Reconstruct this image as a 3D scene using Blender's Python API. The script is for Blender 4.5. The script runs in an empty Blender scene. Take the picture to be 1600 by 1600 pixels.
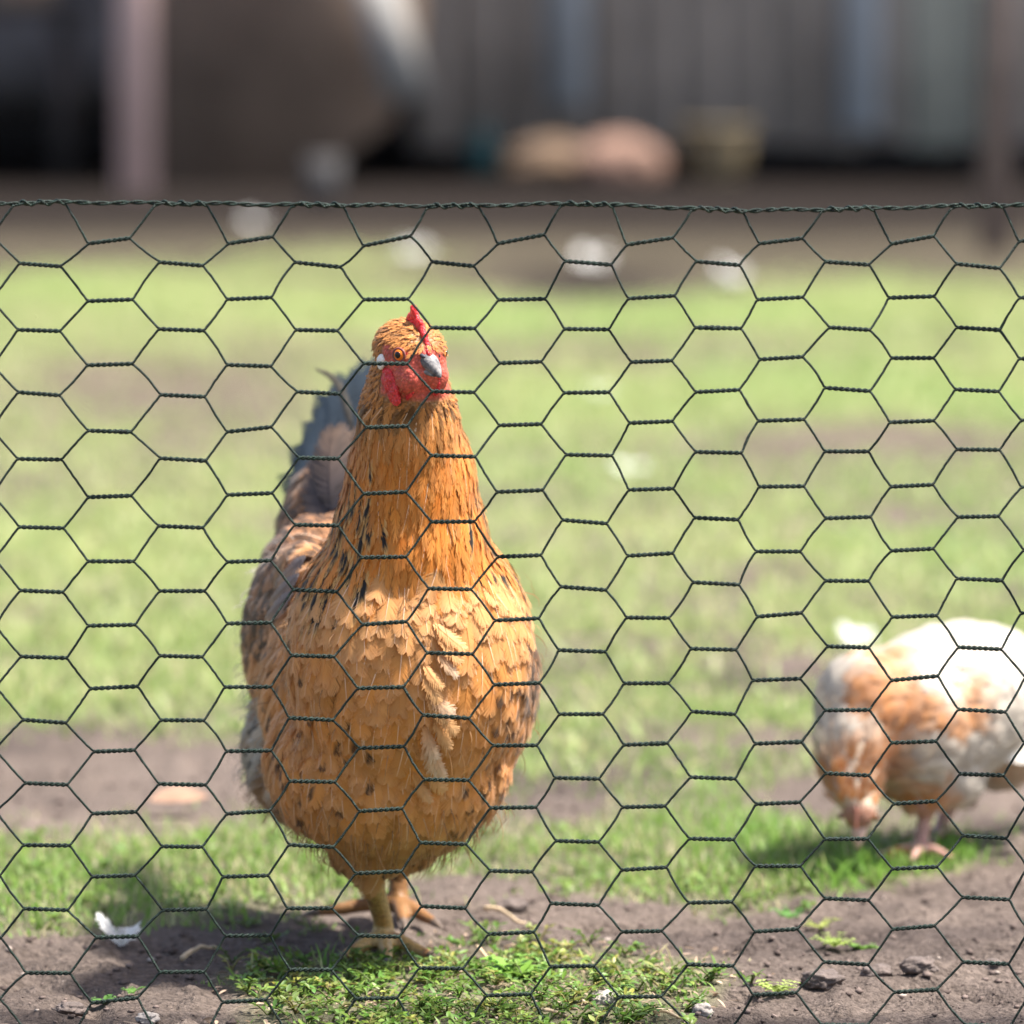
import bpy, bmesh, math, random
import numpy as np
from mathutils import Vector, Matrix, Euler, noise as mnoise
from mathutils.bvhtree import BVHTree

rad = math.radians
SC = bpy.context.scene
COL = SC.collection
RNG = np.random.default_rng(11)
random.seed(5)

# ------------------------------------------------------------------ camera
CAM_H, PITCH, FPX = 0.665, rad(5.02), 9112.0          # focal length in units of a 1600 px frame
cam_data = bpy.data.cameras.new('camera')
cam_data.sensor_width = 36.0
cam_data.lens = FPX / 1600 * 36.0
cam_data.clip_start, cam_data.clip_end = 0.1, 2000
cam_data.dof.use_dof = True
cam_data.dof.focus_distance = 3.828
cam_data.dof.aperture_fstop = 6.1
cam = bpy.data.objects.new('camera', cam_data)
cam.location = (0, 0, CAM_H)
cam.rotation_euler = (math.pi / 2 - PITCH, 0, 0)
COL.objects.link(cam)
SC.camera = cam

# ------------------------------------------------------------------ sky, sun, exposure
SUN_AZ, SUN_EL = rad(100), rad(64)                     # azimuth from +Y (away from camera) towards +X (right)
world = bpy.data.worlds.new('World')
SC.world = world
world.use_nodes = True
wn = world.node_tree
wn.nodes.clear()
sky = wn.nodes.new('ShaderNodeTexSky')
sky.sky_type = 'NISHITA'
sky.sun_disc = False
sky.sun_elevation = SUN_EL
sky.sun_rotation = SUN_AZ
sky.air_density = 1.0
sky.dust_density = 3.0
sky.ozone_density = 1.0
bg = wn.nodes.new('ShaderNodeBackground')
bg.inputs['Strength'].default_value = 0.105
wo = wn.nodes.new('ShaderNodeOutputWorld')
wn.links.new(sky.outputs[0], bg.inputs['Color'])
wn.links.new(bg.outputs[0], wo.inputs['Surface'])
sun_d = bpy.data.lights.new('sun', 'SUN')
sun_d.energy = 4.7
sun_d.angle = rad(3.0)
sun_d.color = (1.0, 0.95, 0.87)
sun = bpy.data.objects.new('sun', sun_d)
sdir = Vector((math.sin(SUN_AZ) * math.cos(SUN_EL), math.cos(SUN_AZ) * math.cos(SUN_EL), math.sin(SUN_EL)))
sun.rotation_euler = sdir.to_track_quat('Z', 'Y').to_euler()
COL.objects.link(sun)
SC.view_settings.view_transform = 'Standard'
SC.view_settings.look = 'None'
SC.view_settings.exposure = 1.45
SC.view_settings.gamma = 1.0
SC.view_settings.use_curve_mapping = False
SC.cycles.use_denoising = True
SC.cycles.max_bounces = 8
SC.cycles.sample_clamp_indirect = 5.0
SC.cycles.sample_clamp_direct = 30.0
SC.cycles.transparent_max_bounces = 8

# ------------------------------------------------------------------ helpers
SP, CP = math.sin(PITCH), math.cos(PITCH)

def ray(px, py):
    return np.array([px - 800.0, FPX * CP + (800.0 - py) * SP, -FPX * SP + (800.0 - py) * CP])

def at(px, py, Y):
    """the point of the place that stands at depth Y in that direction"""
    d = ray(px, py)
    return np.array([0, 0, CAM_H]) + d * (Y / d[1])

def gnd(px, py, z=0.0):
    d = ray(px, py)
    return np.array([0, 0, CAM_H]) + d * ((z - CAM_H) / d[2])

def gpx(X, Y):
    """ground point -> where the layout plan has it (numpy)"""
    dz = -CAM_H
    f = Y * CP - dz * SP
    u = Y * SP + dz * CP
    return 800 + FPX * X / f, 800 - FPX * u / f

def sstep(a, b, x):
    t = np.clip((x - a) / (b - a), 0, 1)
    return t * t * (3 - 2 * t)

def nrmz(v):
    v = np.asarray(v, float)
    return v / np.maximum(np.linalg.norm(v, axis=-1, keepdims=True), 1e-12)

def mat(name, color=(.5, .5, .5), rough=.6, attr=None, spec=.4, transl=0., bump=0., bump_scale=100.,
        var=0., var_scale=10., sss=0., sheen=0., color2=None, metallic=0., voro=0., voro_scale=200., stretch=None):
    m = bpy.data.materials.new(name)
    m.use_nodes = True
    nt = m.node_tree
    N, L = nt.nodes, nt.links
    p = N['Principled BSDF']
    out = N['Material Output']
    p.inputs['Roughness'].default_value = rough
    p.inputs['Specular IOR Level'].default_value = spec
    p.inputs['Metallic'].default_value = metallic
    if sss:
        p.inputs['Subsurface Weight'].default_value = sss
        p.inputs['Subsurface Radius'].default_value = (.006, .002, .0012)
        p.inputs['Subsurface Scale'].default_value = 1.0
    if sheen:
        p.inputs['Sheen Weight'].default_value = sheen
        p.inputs['Sheen Roughness'].default_value = .5
    tc = N.new('ShaderNodeTexCoord')
    src = tc.outputs['Object']
    if stretch:
        mp = N.new('ShaderNodeMapping')
        mp.inputs['Scale'].default_value = stretch
        L.new(src, mp.inputs['Vector'])
        src = mp.outputs['Vector']
    if attr:
        a = N.new('ShaderNodeAttribute')
        a.attribute_name = attr
        csock = a.outputs['Color']
    else:
        r = N.new('ShaderNodeRGB')
        r.outputs[0].default_value = (*color, 1)
        csock = r.outputs[0]
    if var or color2:
        nz = N.new('ShaderNodeTexNoise')
        nz.inputs['Scale'].default_value = var_scale
        nz.inputs['Detail'].default_value = 6
        nz.inputs['Roughness'].default_value = .6
        L.new(src, nz.inputs['Vector'])
        if color2:
            rp = N.new('ShaderNodeMapRange')
            rp.inputs[1].default_value, rp.inputs[2].default_value = .38, .62
            L.new(nz.outputs['Fac'], rp.inputs[0])
            mx = N.new('ShaderNodeMix')
            mx.data_type = 'RGBA'
            L.new(rp.outputs[0], mx.inputs[0])
            L.new(csock, mx.inputs[6])
            mx.inputs[7].default_value = (*color2, 1)
            csock = mx.outputs[2]
        if var:
            mr = N.new('ShaderNodeMapRange')
            mr.inputs[1].default_value, mr.inputs[2].default_value = .3, .7
            mr.inputs[3].default_value, mr.inputs[4].default_value = 1 - var, 1 + var
            L.new(nz.outputs['Fac'], mr.inputs[0])
            mu = N.new('ShaderNodeVectorMath')
            mu.operation = 'SCALE'
            L.new(csock, mu.inputs[0])
            L.new(mr.outputs[0], mu.inputs['Scale'])
            csock = mu.outputs[0]
    L.new(csock, p.inputs['Base Color'])
    if bump or voro:
        b = N.new('ShaderNodeBump')
        b.inputs['Distance'].default_value = 1.0
        if voro:
            vz = N.new('ShaderNodeTexVoronoi')
            vz.inputs['Scale'].default_value = voro_scale
            L.new(src, vz.inputs['Vector'])
            L.new(vz.outputs['Distance'], b.inputs['Height'])
            vr = N.new('ShaderNodeMapRange')
            vr.inputs[1].default_value, vr.inputs[2].default_value = .25, .65
            vr.inputs[3].default_value, vr.inputs[4].default_value = 1.06, .70
            L.new(vz.outputs['Distance'], vr.inputs[0])
            vm = N.new('ShaderNodeVectorMath')
            vm.operation = 'SCALE'
            L.new(csock, vm.inputs[0])
            L.new(vr.outputs[0], vm.inputs['Scale'])
            L.new(vm.outputs[0], p.inputs['Base Color'])
            b.inputs['Strength'].default_value = 1.0
            b.inputs['Distance'].default_value = voro
            b.invert = True
        else:
            nb = N.new('ShaderNodeTexNoise')
            nb.inputs['Scale'].default_value = bump_scale
            nb.inputs['Detail'].default_value = 5
            L.new(src, nb.inputs['Vector'])
            L.new(nb.outputs['Fac'], b.inputs['Height'])
            b.inputs['Distance'].default_value = bump
        L.new(b.outputs[0], p.inputs['Normal'])
    if transl:
        t = N.new('ShaderNodeBsdfTranslucent')
        L.new(csock, t.inputs['Color'])
        ms = N.new('ShaderNodeMixShader')
        ms.inputs[0].default_value = transl
        L.new(p.outputs[0], ms.inputs[1])
        L.new(t.outputs[0], ms.inputs[2])
        L.new(ms.outputs[0], out.inputs['Surface'])
    return m

def tag(o, label=None, cat=None, group=None, kind=None):
    if label: o['label'] = label
    if cat: o['category'] = cat
    if group: o['group'] = group
    if kind: o['kind'] = kind
    return o

def empty(name, loc=(0, 0, 0)):
    o = bpy.data.objects.new(name, None)
    o.location = loc
    o.empty_display_size = .05
    COL.objects.link(o)
    return o

def link(name, me, m, parent=None, smooth=True):
    if m is not None:
        me.materials.append(m)
    if smooth:
        me.polygons.foreach_set('use_smooth', np.ones(len(me.polygons), dtype=bool))
    o = bpy.data.objects.new(name, me)
    COL.objects.link(o)
    if parent is not None:
        o.parent = parent
        if parent.type == 'EMPTY' or True:
            # parents sit at their own location with no rotation: keep world coordinates
            w = Vector(parent.location)
            q = parent.parent
            while q is not None:
                w += Vector(q.location)
                q = q.parent
            o.location = -w
    return o

def np_mesh(name, V, F, col=None):
    """V (n,3); F (m,3) or (m,4) arrays or a list of such arrays"""
    if not isinstance(F, (list, tuple)):
        F = [F]
    me = bpy.data.meshes.new(name)
    V = np.ascontiguousarray(V, dtype=np.float32)
    me.vertices.add(len(V))
    me.vertices.foreach_set('co', V.ravel())
    loops = np.concatenate([f.reshape(-1) for f in F]).astype(np.int32)
    tot = np.concatenate([np.full(len(f), f.shape[1]) for f in F]).astype(np.int32)
    start = np.concatenate([[0], np.cumsum(tot)[:-1]]).astype(np.int32)
    me.loops.add(len(loops))
    me.loops.foreach_set('vertex_index', loops)
    me.polygons.add(len(tot))
    me.polygons.foreach_set('loop_start', start)
    me.polygons.foreach_set('loop_total', tot)
    if col is not None:
        ca = me.color_attributes.new('Col', 'FLOAT_COLOR', 'POINT')
        c4 = np.ones((len(V), 4), dtype=np.float32)
        c4[:, :3] = col
        ca.data.foreach_set('color', c4.ravel())
    me.update(calc_edges=True)
    me.validate()
    return me

def tube(P, R, sides=6, cap=True):
    """tube along points P (n,3) with radii R (n)"""
    P = np.asarray(P, float)
    n = len(P)
    R = np.broadcast_to(np.asarray(R, float), (n,))
    T = nrmz(np.gradient(P, axis=0))
    ref = np.array([0, 1, 0.]) if abs(T[:, 1]).mean() < .8 else np.array([1., 0, 0])
    A = nrmz(np.cross(T, ref))
    B = np.cross(T, A)
    a = np.linspace(0, 2 * np.pi, sides, endpoint=False)
    V = (P[:, None] + R[:, None, None] * (np.cos(a)[None, :, None] * A[:, None] + np.sin(a)[None, :, None] * B[:, None])).reshape(-1, 3)
    i = np.arange(n - 1)[:, None] * sides
    j = np.arange(sides)[None]
    k = (j + 1) % sides
    F = np.stack([i + j, i + k, i + sides + k, i + sides + j], -1).reshape(-1, 4)
    if cap:
        c0 = np.arange(sides)[::-1][None]
        c1 = (n - 1) * sides + np.arange(sides)[None]
        return V, [F, c0, c1]
    return V, [F]

def join(parts):
    """[(V, [F...], color or None)] -> V, F list, col"""
    Vs, Fs, Cs, o = [], [], [], 0
    for V, F, *c in parts:
        Vs.append(V)
        for f in F:
            Fs.append(np.asarray(f) + o)
        if c:
            Cs.append(np.broadcast_to(np.asarray(c[0], float), (len(V), 3)))
        o += len(V)
    return np.concatenate(Vs), Fs, (np.concatenate(Cs) if Cs else None)

def box_vf(c, s, R=None):
    c, s = np.asarray(c, float), np.asarray(s, float) / 2
    q = np.array([[-1, -1, -1], [1, -1, -1], [1, 1, -1], [-1, 1, -1], [-1, -1, 1], [1, -1, 1], [1, 1, 1], [-1, 1, 1]], float) * s
    if R is not None:
        q = q @ np.asarray(R).T
    f = np.array([[0, 3, 2, 1], [4, 5, 6, 7], [0, 1, 5, 4], [1, 2, 6, 5], [2, 3, 7, 6], [3, 0, 4, 7]])
    return q + c, [f]

def bevelled(name, V, F, m, parent=None, w=.008, seg=2):
    me = np_mesh(name, V, F)
    bm = bmesh.new()
    bm.from_mesh(me)
    bmesh.ops.bevel(bm, geom=bm.edges[:], offset=w, segments=seg, affect='EDGES')
    bm.to_mesh(me)
    bm.free()
    return link(name, me, m, parent, smooth=False)

def vnoise(P, scale, oct=3, seed=0.0):
    """cheap vectorised value noise in 2-D/3-D, -1..1"""
    P = np.asarray(P, float)
    if P.shape[-1] == 2:
        P = np.concatenate([P, np.zeros(P.shape[:-1] + (1,))], -1)
    out = np.zeros(P.shape[:-1])
    amp, tot = 1.0, 0.0
    for o in range(oct):
        q = P * scale * 2 ** o + seed * 17.31 + o * 5.7
        i = np.floor(q).astype(np.int64)
        f = q - i
        f = f * f * (3 - 2 * f)
        acc = 0
        for dx in (0, 1):
            for dy in (0, 1):
                for dz in (0, 1):
                    h = (i[..., 0] + dx) * 374761393 + (i[..., 1] + dy) * 668265263 + (i[..., 2] + dz) * 2147483647 // 7
                    h = (h ^ (h >> 13)) * 1274126177
                    h = ((h ^ (h >> 16)) & 0xffff) / 65535.0
                    w = (f[..., 0] if dx else 1 - f[..., 0]) * (f[..., 1] if dy else 1 - f[..., 1]) * (f[..., 2] if dz else 1 - f[..., 2])
                    acc = acc + w * h
        out += amp * (acc * 2 - 1)
        tot += amp
        amp *= .5
    return out / tot

# ------------------------------------------------------------------ layout plan of the yard: where turf and where bare soil lie
# (cx, cy, rx, ry, amount): bare patches negative, turf positive, written in plan coordinates of the yard
PLAN = [
    # bare soil
    (60, 1570, 330, 85, -1.5), (330, 1480, 300, 30, -.85), (780, 1430, 420, 28, -.75), (1060, 1470, 240, 22, -.7),
    (720, 1375, 140, 30, -.7), (1500, 1500, 300, 140, -2.2), (1220, 1590, 150, 50, -1.4), (1560, 1390, 130, 40, -1.0),
    (1560, 1200, 120, 50, -1.0), (150, 1200, 270, 62, -1.15), (1250, 1235, 70, 26, -1.0), (880, 1245, 60, 24, -.7),
    (120, 1020, 200, 22, -.3), (180, 612, 260, 32, -.55), (1420, 690, 270, 36, -.8), (920, 440, 150, 40, -1.1),
    (1200, 1030, 90, 30, -.3), (640, 1480, 50, 18, -.4),
    # turf
    (620, 1555, 340, 66, .95), (1010, 1540, 210, 46, .85), (480, 1520, 160, 30, .8), (1320, 1345, 190, 42, 1.5),
    (330, 1340, 420, 60, .9), (1040, 1330, 160, 70, .6), (100, 1400, 170, 60, .7), (1460, 1330, 80, 26, .8),
    (1150, 1400, 130, 40, .7), (540, 395, 230, 26, .75), (60, 445, 200, 22, .5), (240, 430, 300, 30, .5), (620, 480, 250, 30, .4), (1250, 480, 330, 40, .5),
]

def turf(X, Y):
    px, py = gpx(X, Y)
    g = np.full(np.shape(px), .62)
    for cx, cy, rx, ry, a in PLAN:
        d = ((px - cx) / rx) ** 2 + ((py - cy) / ry) ** 2
        g = g + a * np.exp(-d * 1.1)
    XY = np.stack([X, Y], -1)
    g = g + .34 * vnoise(XY, 3.0, 3, 1) + .42 * sstep(5.0, 7.0, Y) * vnoise(XY * np.array([1., .45]), 1.6, 3, 51) + .42 * vnoise(XY, 11.0, 3, 2)
    g = g - 1.0 * sstep(470, 385, py) - .6 * sstep(395, 350, py)
    return np.clip(g, 0, 1.3)

def ground_z(X, Y):
    XY = np.stack([X, Y], -1)
    near = sstep(9, 5, Y) * sstep(1.0, 2.5, Y)
    bare = 1 - np.clip(turf(X, Y), 0, 1)
    z = .012 * vnoise(XY, 1.3, 2, 3)
    z = z + near * (.0050 * vnoise(XY, 14, 3, 4) + .0042 * bare * vnoise(XY, 70, 3, 5))
    clod = np.clip(vnoise(XY, 42, 2, 6) - .22, 0, 1)
    z = z + near * bare * clod * .013
    z = z - near * bare * np.clip(-vnoise(XY, 21, 2, 61) - .18, 0, 1) * .030
    z = z - .006
    return z

# ------------------------------------------------------------------ ground sheet
def build_ground():
    ys = np.concatenate([np.linspace(-60, 2, 12), np.linspace(2.2, 3.55, 14), np.arange(3.57, 4.75, .0042),
                         np.geomspace(4.755, 30, 150), np.geomspace(32, 900, 16)])
    t = np.concatenate([-np.geomspace(500, .66, 40), np.linspace(-.65, .65, 280), np.geomspace(.66, 500, 40)])
    Yg, T = np.meshgrid(ys, t, indexing='ij')
    X = T * np.clip(Yg / 4.2, .9, 4.0) ** (np.abs(T) < 30)
    Z = ground_z(X, Yg) * (np.abs(X) < 60)
    V = np.stack([X, Yg, Z], -1).reshape(-1, 3)
    ny, nx = Yg.shape
    i = np.arange(ny - 1)[:, None] * nx
    j = np.arange(nx - 1)[None]
    F = np.stack([i + j, i + j + 1, i + nx + j + 1, i + nx + j], -1).reshape(-1, 4)
    g = np.clip(turf(X, Yg), 0, 1)
    px, py = gpx(X, Yg)
    py = np.where(Yg > .5, py, 1600)
    soil = np.array([.128, .101, .086])
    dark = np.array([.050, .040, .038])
    green = np.array([.23, .27, .105])
    XY = np.stack([X, Yg], -1)
    n1 = vnoise(XY, 9, 3, 8)
    farb = sstep(7, 11, Yg)[..., None]
    c = (soil * (1 - farb) + np.array([.125, .105, .075]) * farb) * (1 + .35 * n1[..., None])
    damp_shade = np.clip(sstep(.0, .5, vnoise(XY, 6, 3, 9)) * .6, 0, 1) * (Yg < 6)
    damp_shade = np.maximum(damp_shade, (Yg < 6) * sstep(-.35, .45, vnoise(XY, 14, 3, 19)) * (.75 * np.exp(-(((px - 1480) / 300) ** 2 + ((py - 1510) / 130) ** 2)) + .6 * np.exp(-(((px - 60) / 260) ** 2 + ((py - 1560) / 90) ** 2)) + .5 * np.exp(-(((px - 1100) / 240) ** 2 + ((py - 1465) / 26) ** 2))))
    damp_shade = np.maximum(damp_shade, sstep(385, 340, py) * .95)  # shadow in front of the shed, put into the soil colour
    damp_shade = np.maximum(damp_shade, np.exp(-(((px - 920) / 150) ** 2 + ((py - 442) / 34) ** 2)) * .95)
    far_damp_shade = (sstep(9, 12, Yg) * .45)[..., None]  # far dark soil deepened for that painted shadow
    c = c * (1 - damp_shade[..., None]) + dark * (1 - far_damp_shade) * damp_shade[..., None]
    c = c * (1 - .40 * sstep(480, 400, py)[..., None])  # shading toward the shed carried on as darker ground colour
    gm = sstep(.35, .85, g)[..., None] * (.24 + .62 * sstep(4.5, 6.4, Yg))[..., None]
    c = c * (1 - gm) + green * (1 + .25 * n1[..., None]) * gm
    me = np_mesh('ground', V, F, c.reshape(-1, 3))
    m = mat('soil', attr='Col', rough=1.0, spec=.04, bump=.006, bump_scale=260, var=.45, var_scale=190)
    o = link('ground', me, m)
    tag(o, kind='structure')
    return o
build_ground()

# ------------------------------------------------------------------ grass
M_grass = mat('grass_blade', attr='Col', rough=.5, spec=.35, transl=.45)

def blades(X, Y, H, W, col, seg, curl, name):
    n = len(X)
    Z = ground_z(X, Y) - .002
    ang = RNG.uniform(0, 2 * np.pi, n)
    lean = RNG.uniform(.1, 1.0, n) * curl
    d = np.stack([np.cos(ang), np.sin(ang), np.zeros(n)], -1)
    a2 = ang + np.pi / 2 + RNG.uniform(-.6, .6, n)
    s = np.stack([np.cos(a2), np.sin(a2), np.zeros(n)], -1)
    base = np.stack([X, Y, Z], -1)
    rows = []
    for k in range(seg):
        t = k / seg
        c = base + d * (H * lean * t ** 1.7)[:, None]
        c[:, 2] += H * t * (1 - .35 * lean * t)
        w = (W * (1 - .6 * t ** 1.5))[:, None]
        rows += [c - s * w, c + s * w]
    tip = base + d * (H * lean)[:, None]
    tip[:, 2] += H * (1 - .35 * lean)
    rows.append(tip)
    m = 2 * seg + 1
    V = np.stack(rows, 1).reshape(-1, 3)
    o = np.arange(n)[:, None] * m
    Q = [np.concatenate([o + 2 * k, o + 2 * k + 1, o + 2 * k + 3, o + 2 * k + 2], 1) for k in range(seg - 1)]
    T = np.concatenate([o + 2 * seg - 2, o + 2 * seg - 1, o + 2 * seg], 1)
    F = Q + [T]
    C = np.repeat(col, m, axis=0)
    return link(name, np_mesh(name, V, F, C), M_grass, smooth=True)

def blade_cols(n, X, Y, lush):
    g1, g2, st = np.array([.120, .235, .035]), np.array([.27, .37, .095]), np.array([.46, .41, .23])
    t = RNG.beta(1.5, 1.5, n)[:, None]
    c = g1 * (1 - t) + g2 * t
    s = (RNG.random(n) < .28 - .2 * lush)[:, None]
    c = np.where(s, st * RNG.uniform(.7, 1.1, (n, 1)), c)
    c = c * RNG.uniform(.75, 1.2, (n, 1))
    return c

def build_grass():
    # near turf
    n = 185000
    Y = RNG.uniform(3.45, 6.9, n)
    X = RNG.uniform(-.85, .85, n) * (Y / 6.2 * .5 + .5)
    g = turf(X, Y)
    clump = vnoise(np.stack([X, Y], -1), 32, 2, 21)
    keep = RNG.random(n) < np.clip((g - .22) * .75 + .35 * clump, 0, 1) * sstep(6.95, 5.9, Y)
    X, Y, g = X[keep], Y[keep], g[keep]
    px, py = gpx(X, Y)
    tuft = np.exp(-(((px - 1340) / 75) ** 2 + ((py - 1365) / 20) ** 2)) + .7 * np.exp(-(((px - 1190) / 120) ** 2 + ((py - 1300) / 40) ** 2)) \
        + .6 * np.exp(-(((px - 470) / 70) ** 2 + ((py - 1510) / 18) ** 2)) + .8 * np.exp(-(((px - 1480) / 60) ** 2 + ((py - 1330) / 18) ** 2))
    kk = RNG.random(len(X)) > .68 * sstep(1455, 1480, py)
    X, Y, g, px, py, tuft = X[kk], Y[kk], g[kk], px[kk], py[kk], tuft[kk]
    H = RNG.uniform(.006, .019, len(X)) * (.6 + .6 * np.clip(g, 0, 1)) * (1 + 1.1 * np.clip(tuft, 0, 1)) * (1 - .35 * sstep(1470, 1530, py))
    lush = np.clip(tuft + .25 * sstep(.0, .5, vnoise(np.stack([X, Y * .5], -1), 5, 2, 42)) + .5 * np.exp(-(((px - 1110) / 110) ** 2 + ((py - 1200) / 60) ** 2)), 0, 1)
    c = blade_cols(len(X), X, Y, lush)
    c = c * (1 - .6 * lush[:, None]) + np.array([.15, .36, .035]) * .6 * lush[:, None]
    o = blades(X, Y, H, RNG.uniform(.0006, .0014, len(X)), c, 3, 1.1, 'grass')
    tag(o, 'short green grass growing in patches on the soil around the hens', 'grass', kind='stuff')
    # yard turf behind
    n = 260000
    Y = 5.0 + 13.5 * RNG.random(n) ** 1.3
    X = RNG.uniform(-1, 1, n) * (.42 + .155 * Y)
    g = turf(X, Y)
    keep = RNG.random(n) < np.clip(g * .9 - .12, .0, 1) * (.15 + .85 * sstep(5.0, 6.6, Y))
    X, Y, g = X[keep], Y[keep], g[keep]
    H = RNG.uniform(.012, .034, len(X))
    c = blade_cols(len(X), X, Y, 0)
    fresh = sstep(-.1, .5, vnoise(np.stack([X, Y * .4], -1), 2.2, 2, 41))[:, None]
    c = c * .5 + (np.array([.43, .44, .22]) * (1 - fresh) + np.array([.32, .42, .16]) * fresh) * .5
    o = blades(X, Y, H, RNG.uniform(.0018, .004, len(X)), c, 2, 1.2, 'yard_grass')
    tag(o, 'pale sunlit turf covering the yard between hens and shed', 'grass', kind='stuff')
build_grass()

# ------------------------------------------------------------------ low leafy ground cover in the front strip
M_leaf = mat('leaf', attr='Col', rough=.45, spec=.4, transl=.35)

def leaf_vf(base, d, up, L, W, fold=.25, droop=.2):
    """a lens-shaped leaf: base, direction, up; 2x4 quads with a midrib fold"""
    s = nrmz(np.cross(d, up))
    rows = []
    for t, w in ((0, .12), (.25, .8), (.55, 1.0), (.82, .62), (1, .02)):
        c = base + d * L * t - up * droop * L * t * t
        e = W / 2 * w
        rows += [c - s * e + up * fold * e, c, c + s * e + up * fold * e]
    V = np.array(rows)
    F = []
    for k in range(4):
        a = 3 * k
        F += [[a, a + 1, a + 4, a + 3], [a + 1, a + 2, a + 5, a + 4]]
    return V, [np.array(F)]

def sprig(p, n, h, spread, size, rng, col, wide=.42):
    """several low stems with alternate leaves"""
    parts = []
    for k in range(n):
        a = rng.uniform(0, 2 * np.pi)
        d = np.array([math.cos(a), math.sin(a), 0])
        L = spread * rng.uniform(.5, 1.1)
        top = h * rng.uniform(.4, 1.1)
        ts = np.linspace(0, 1, 5)
        S = np.array([p + d * L * t + np.array([0, 0, top * math.sin(min(t, .8) * 1.9)]) for t in ts])
        V, F = tube(S, np.linspace(.0007, .0004, 5), 4, False)
        parts.append((V, F, np.array(col) * rng.uniform(.7, 1.0) * np.array([1.15, .8, .9])))
        nl = rng.integers(4, 8)
        for q in range(nl):
            t = (q + 1) / nl
            b = np.array([np.interp(t, ts, S[:, i]) for i in range(3)])
            la = a + (1 if q % 2 else -1) * rng.uniform(.5, 1.3)
            ld = nrmz(np.array([math.cos(la), math.sin(la), rng.uniform(.0, .9)]))
            c = np.array(col) * rng.uniform(.7, 1.35) * np.array([rng.uniform(.85, 1.3), 1, rng.uniform(.7, 1.2)])
            lv, lf = leaf_vf(b, ld, nrmz(np.array([rng.normal() * .25, rng.normal() * .25, 1])), size * rng.uniform(.6, 1.25), size * wide * rng.uniform(.8, 1.2), rng.uniform(.1, .5), rng.uniform(-.1, .5))
            parts.append((lv, lf, c))
    return parts

def build_cover():
    rng = np.random.default_rng(4)
    parts = []
    cnt = 0
    while cnt < 200:
        px = rng.uniform(180, 1260)
        py = rng.uniform(1462, 1625)
        p = gnd(px, py)
        g = float(turf(p[0], p[1]))
        if rng.random() > (g - .45) * 1.1 + 1.0 * float(vnoise(np.array([p[0], p[1]]), 22, 2, 12)):
            continue
        p[2] = float(ground_z(p[0], p[1]))
        col = (.105, .205, .035) if rng.random() < .7 else (.22, .27, .07)
        parts += sprig(p, rng.integers(2, 5), .011, .017, .0070, rng, col)
        cnt += 1
    for k in range(1500):       # dry brown and tan scraps between the stems
        p = gnd(rng.uniform(150, 1300), rng.uniform(1455, 1620))
        if rng.random() > float(turf(p[0], p[1])) * 1.1:
            continue
        p[2] = float(ground_z(p[0], p[1])) + rng.uniform(.001, .006)
        a = rng.uniform(0, 6.28)
        lv, lf = leaf_vf(p, nrmz(np.array([math.cos(a), math.sin(a), rng.normal() * .3])), nrmz(rng.normal(0, .4, 3) + [0, 0, 1]), rng.uniform(.004, .010), rng.uniform(.001, .003), .3, .2)
        parts.append((lv, lf, np.array([.42, .30, .21]) * rng.uniform(.5, 1.3)))
    for k in range(420):        # thin scatter in the turf further back and at the edges
        px = rng.uniform(-200, 1800)
        py = rng.uniform(1290, 1620)
        p = gnd(px, py)
        if rng.random() > float(turf(p[0], p[1])) * .9:
            continue
        p[2] = float(ground_z(p[0], p[1]))
        parts += sprig(p, rng.integers(2, 4), .009, .014, .008, rng, (.13, .22, .045))
    V, F, C = join(parts)
    o = link('ground_cover', np_mesh('ground_cover', V, [np.concatenate([f for f in F if f.shape[1] == 4])], C), M_leaf)
    tag(o, 'low knotweed with tiny green leaves along the front strip of soil', 'ground cover', kind='stuff')
build_cover()

# crumbs of soil and grit on the bare ground
def build_crumbs():
    rng = np.random.default_rng(14)
    n = 9000
    Y = 3.5 + 1.6 * rng.random(n) ** 1.5
    X = rng.uniform(-.62, .62, n)
    k = rng.random(n) < 1.05 - turf(X, Y)
    k &= vnoise(np.stack([X, Y], -1), 9, 2, 31) + rng.normal(0, .25, n) > -.1
    X, Y = X[k], Y[k]
    n = len(X)
    r = .0007 + .0028 * rng.random(n) ** 3.5
    q = np.array([[1, 0, 0], [-1, 0, 0], [0, 1, 0], [0, -1, 0], [0, 0, 1], [0, 0, -1], [.6, .6, .6], [-.6, .6, .6], [.6, -.6, .6], [-.6, -.6, .6]], float)
    f = np.array([[4, 6, 7], [4, 7, 9], [4, 9, 8], [4, 8, 6], [0, 2, 6], [2, 1, 7], [2, 7, 6], [1, 3, 9], [1, 9, 7], [3, 0, 8], [3, 8, 9], [0, 6, 8], [5, 2, 0], [5, 1, 2], [5, 3, 1], [5, 0, 3]])
    V = q[None] * rng.uniform(.6, 1.35, (n, 10, 1)) * r[:, None, None] * np.array([1.2, 1, .75])
    a = rng.uniform(0, 6.28, n)
    ca, sa = np.cos(a)[:, None], np.sin(a)[:, None]
    V = np.stack([V[..., 0] * ca - V[..., 1] * sa, V[..., 0] * sa + V[..., 1] * ca, V[..., 2]], -1)
    V += np.stack([X, Y, ground_z(X, Y) + r * .3], -1)[:, None]
    F = (f[None] + (np.arange(n) * 10)[:, None, None]).reshape(-1, 3)
    c = np.array([.13, .10, .088]) * rng.uniform(.6, 1.4, (n, 1))
    c = np.where(rng.random((n, 1)) < .06, np.array([.36, .30, .26]), c)
    o = link('soil_crumbs', np_mesh('soil_crumbs', V.reshape(-1, 3), F, np.repeat(c, 10, 0)), mat('crumb', attr='Col', rough=1., spec=.05), smooth=False)
    tag(o, 'loose crumbs of soil and grit scattered over the bare ground', 'soil crumbs', kind='stuff')
build_crumbs()

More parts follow.
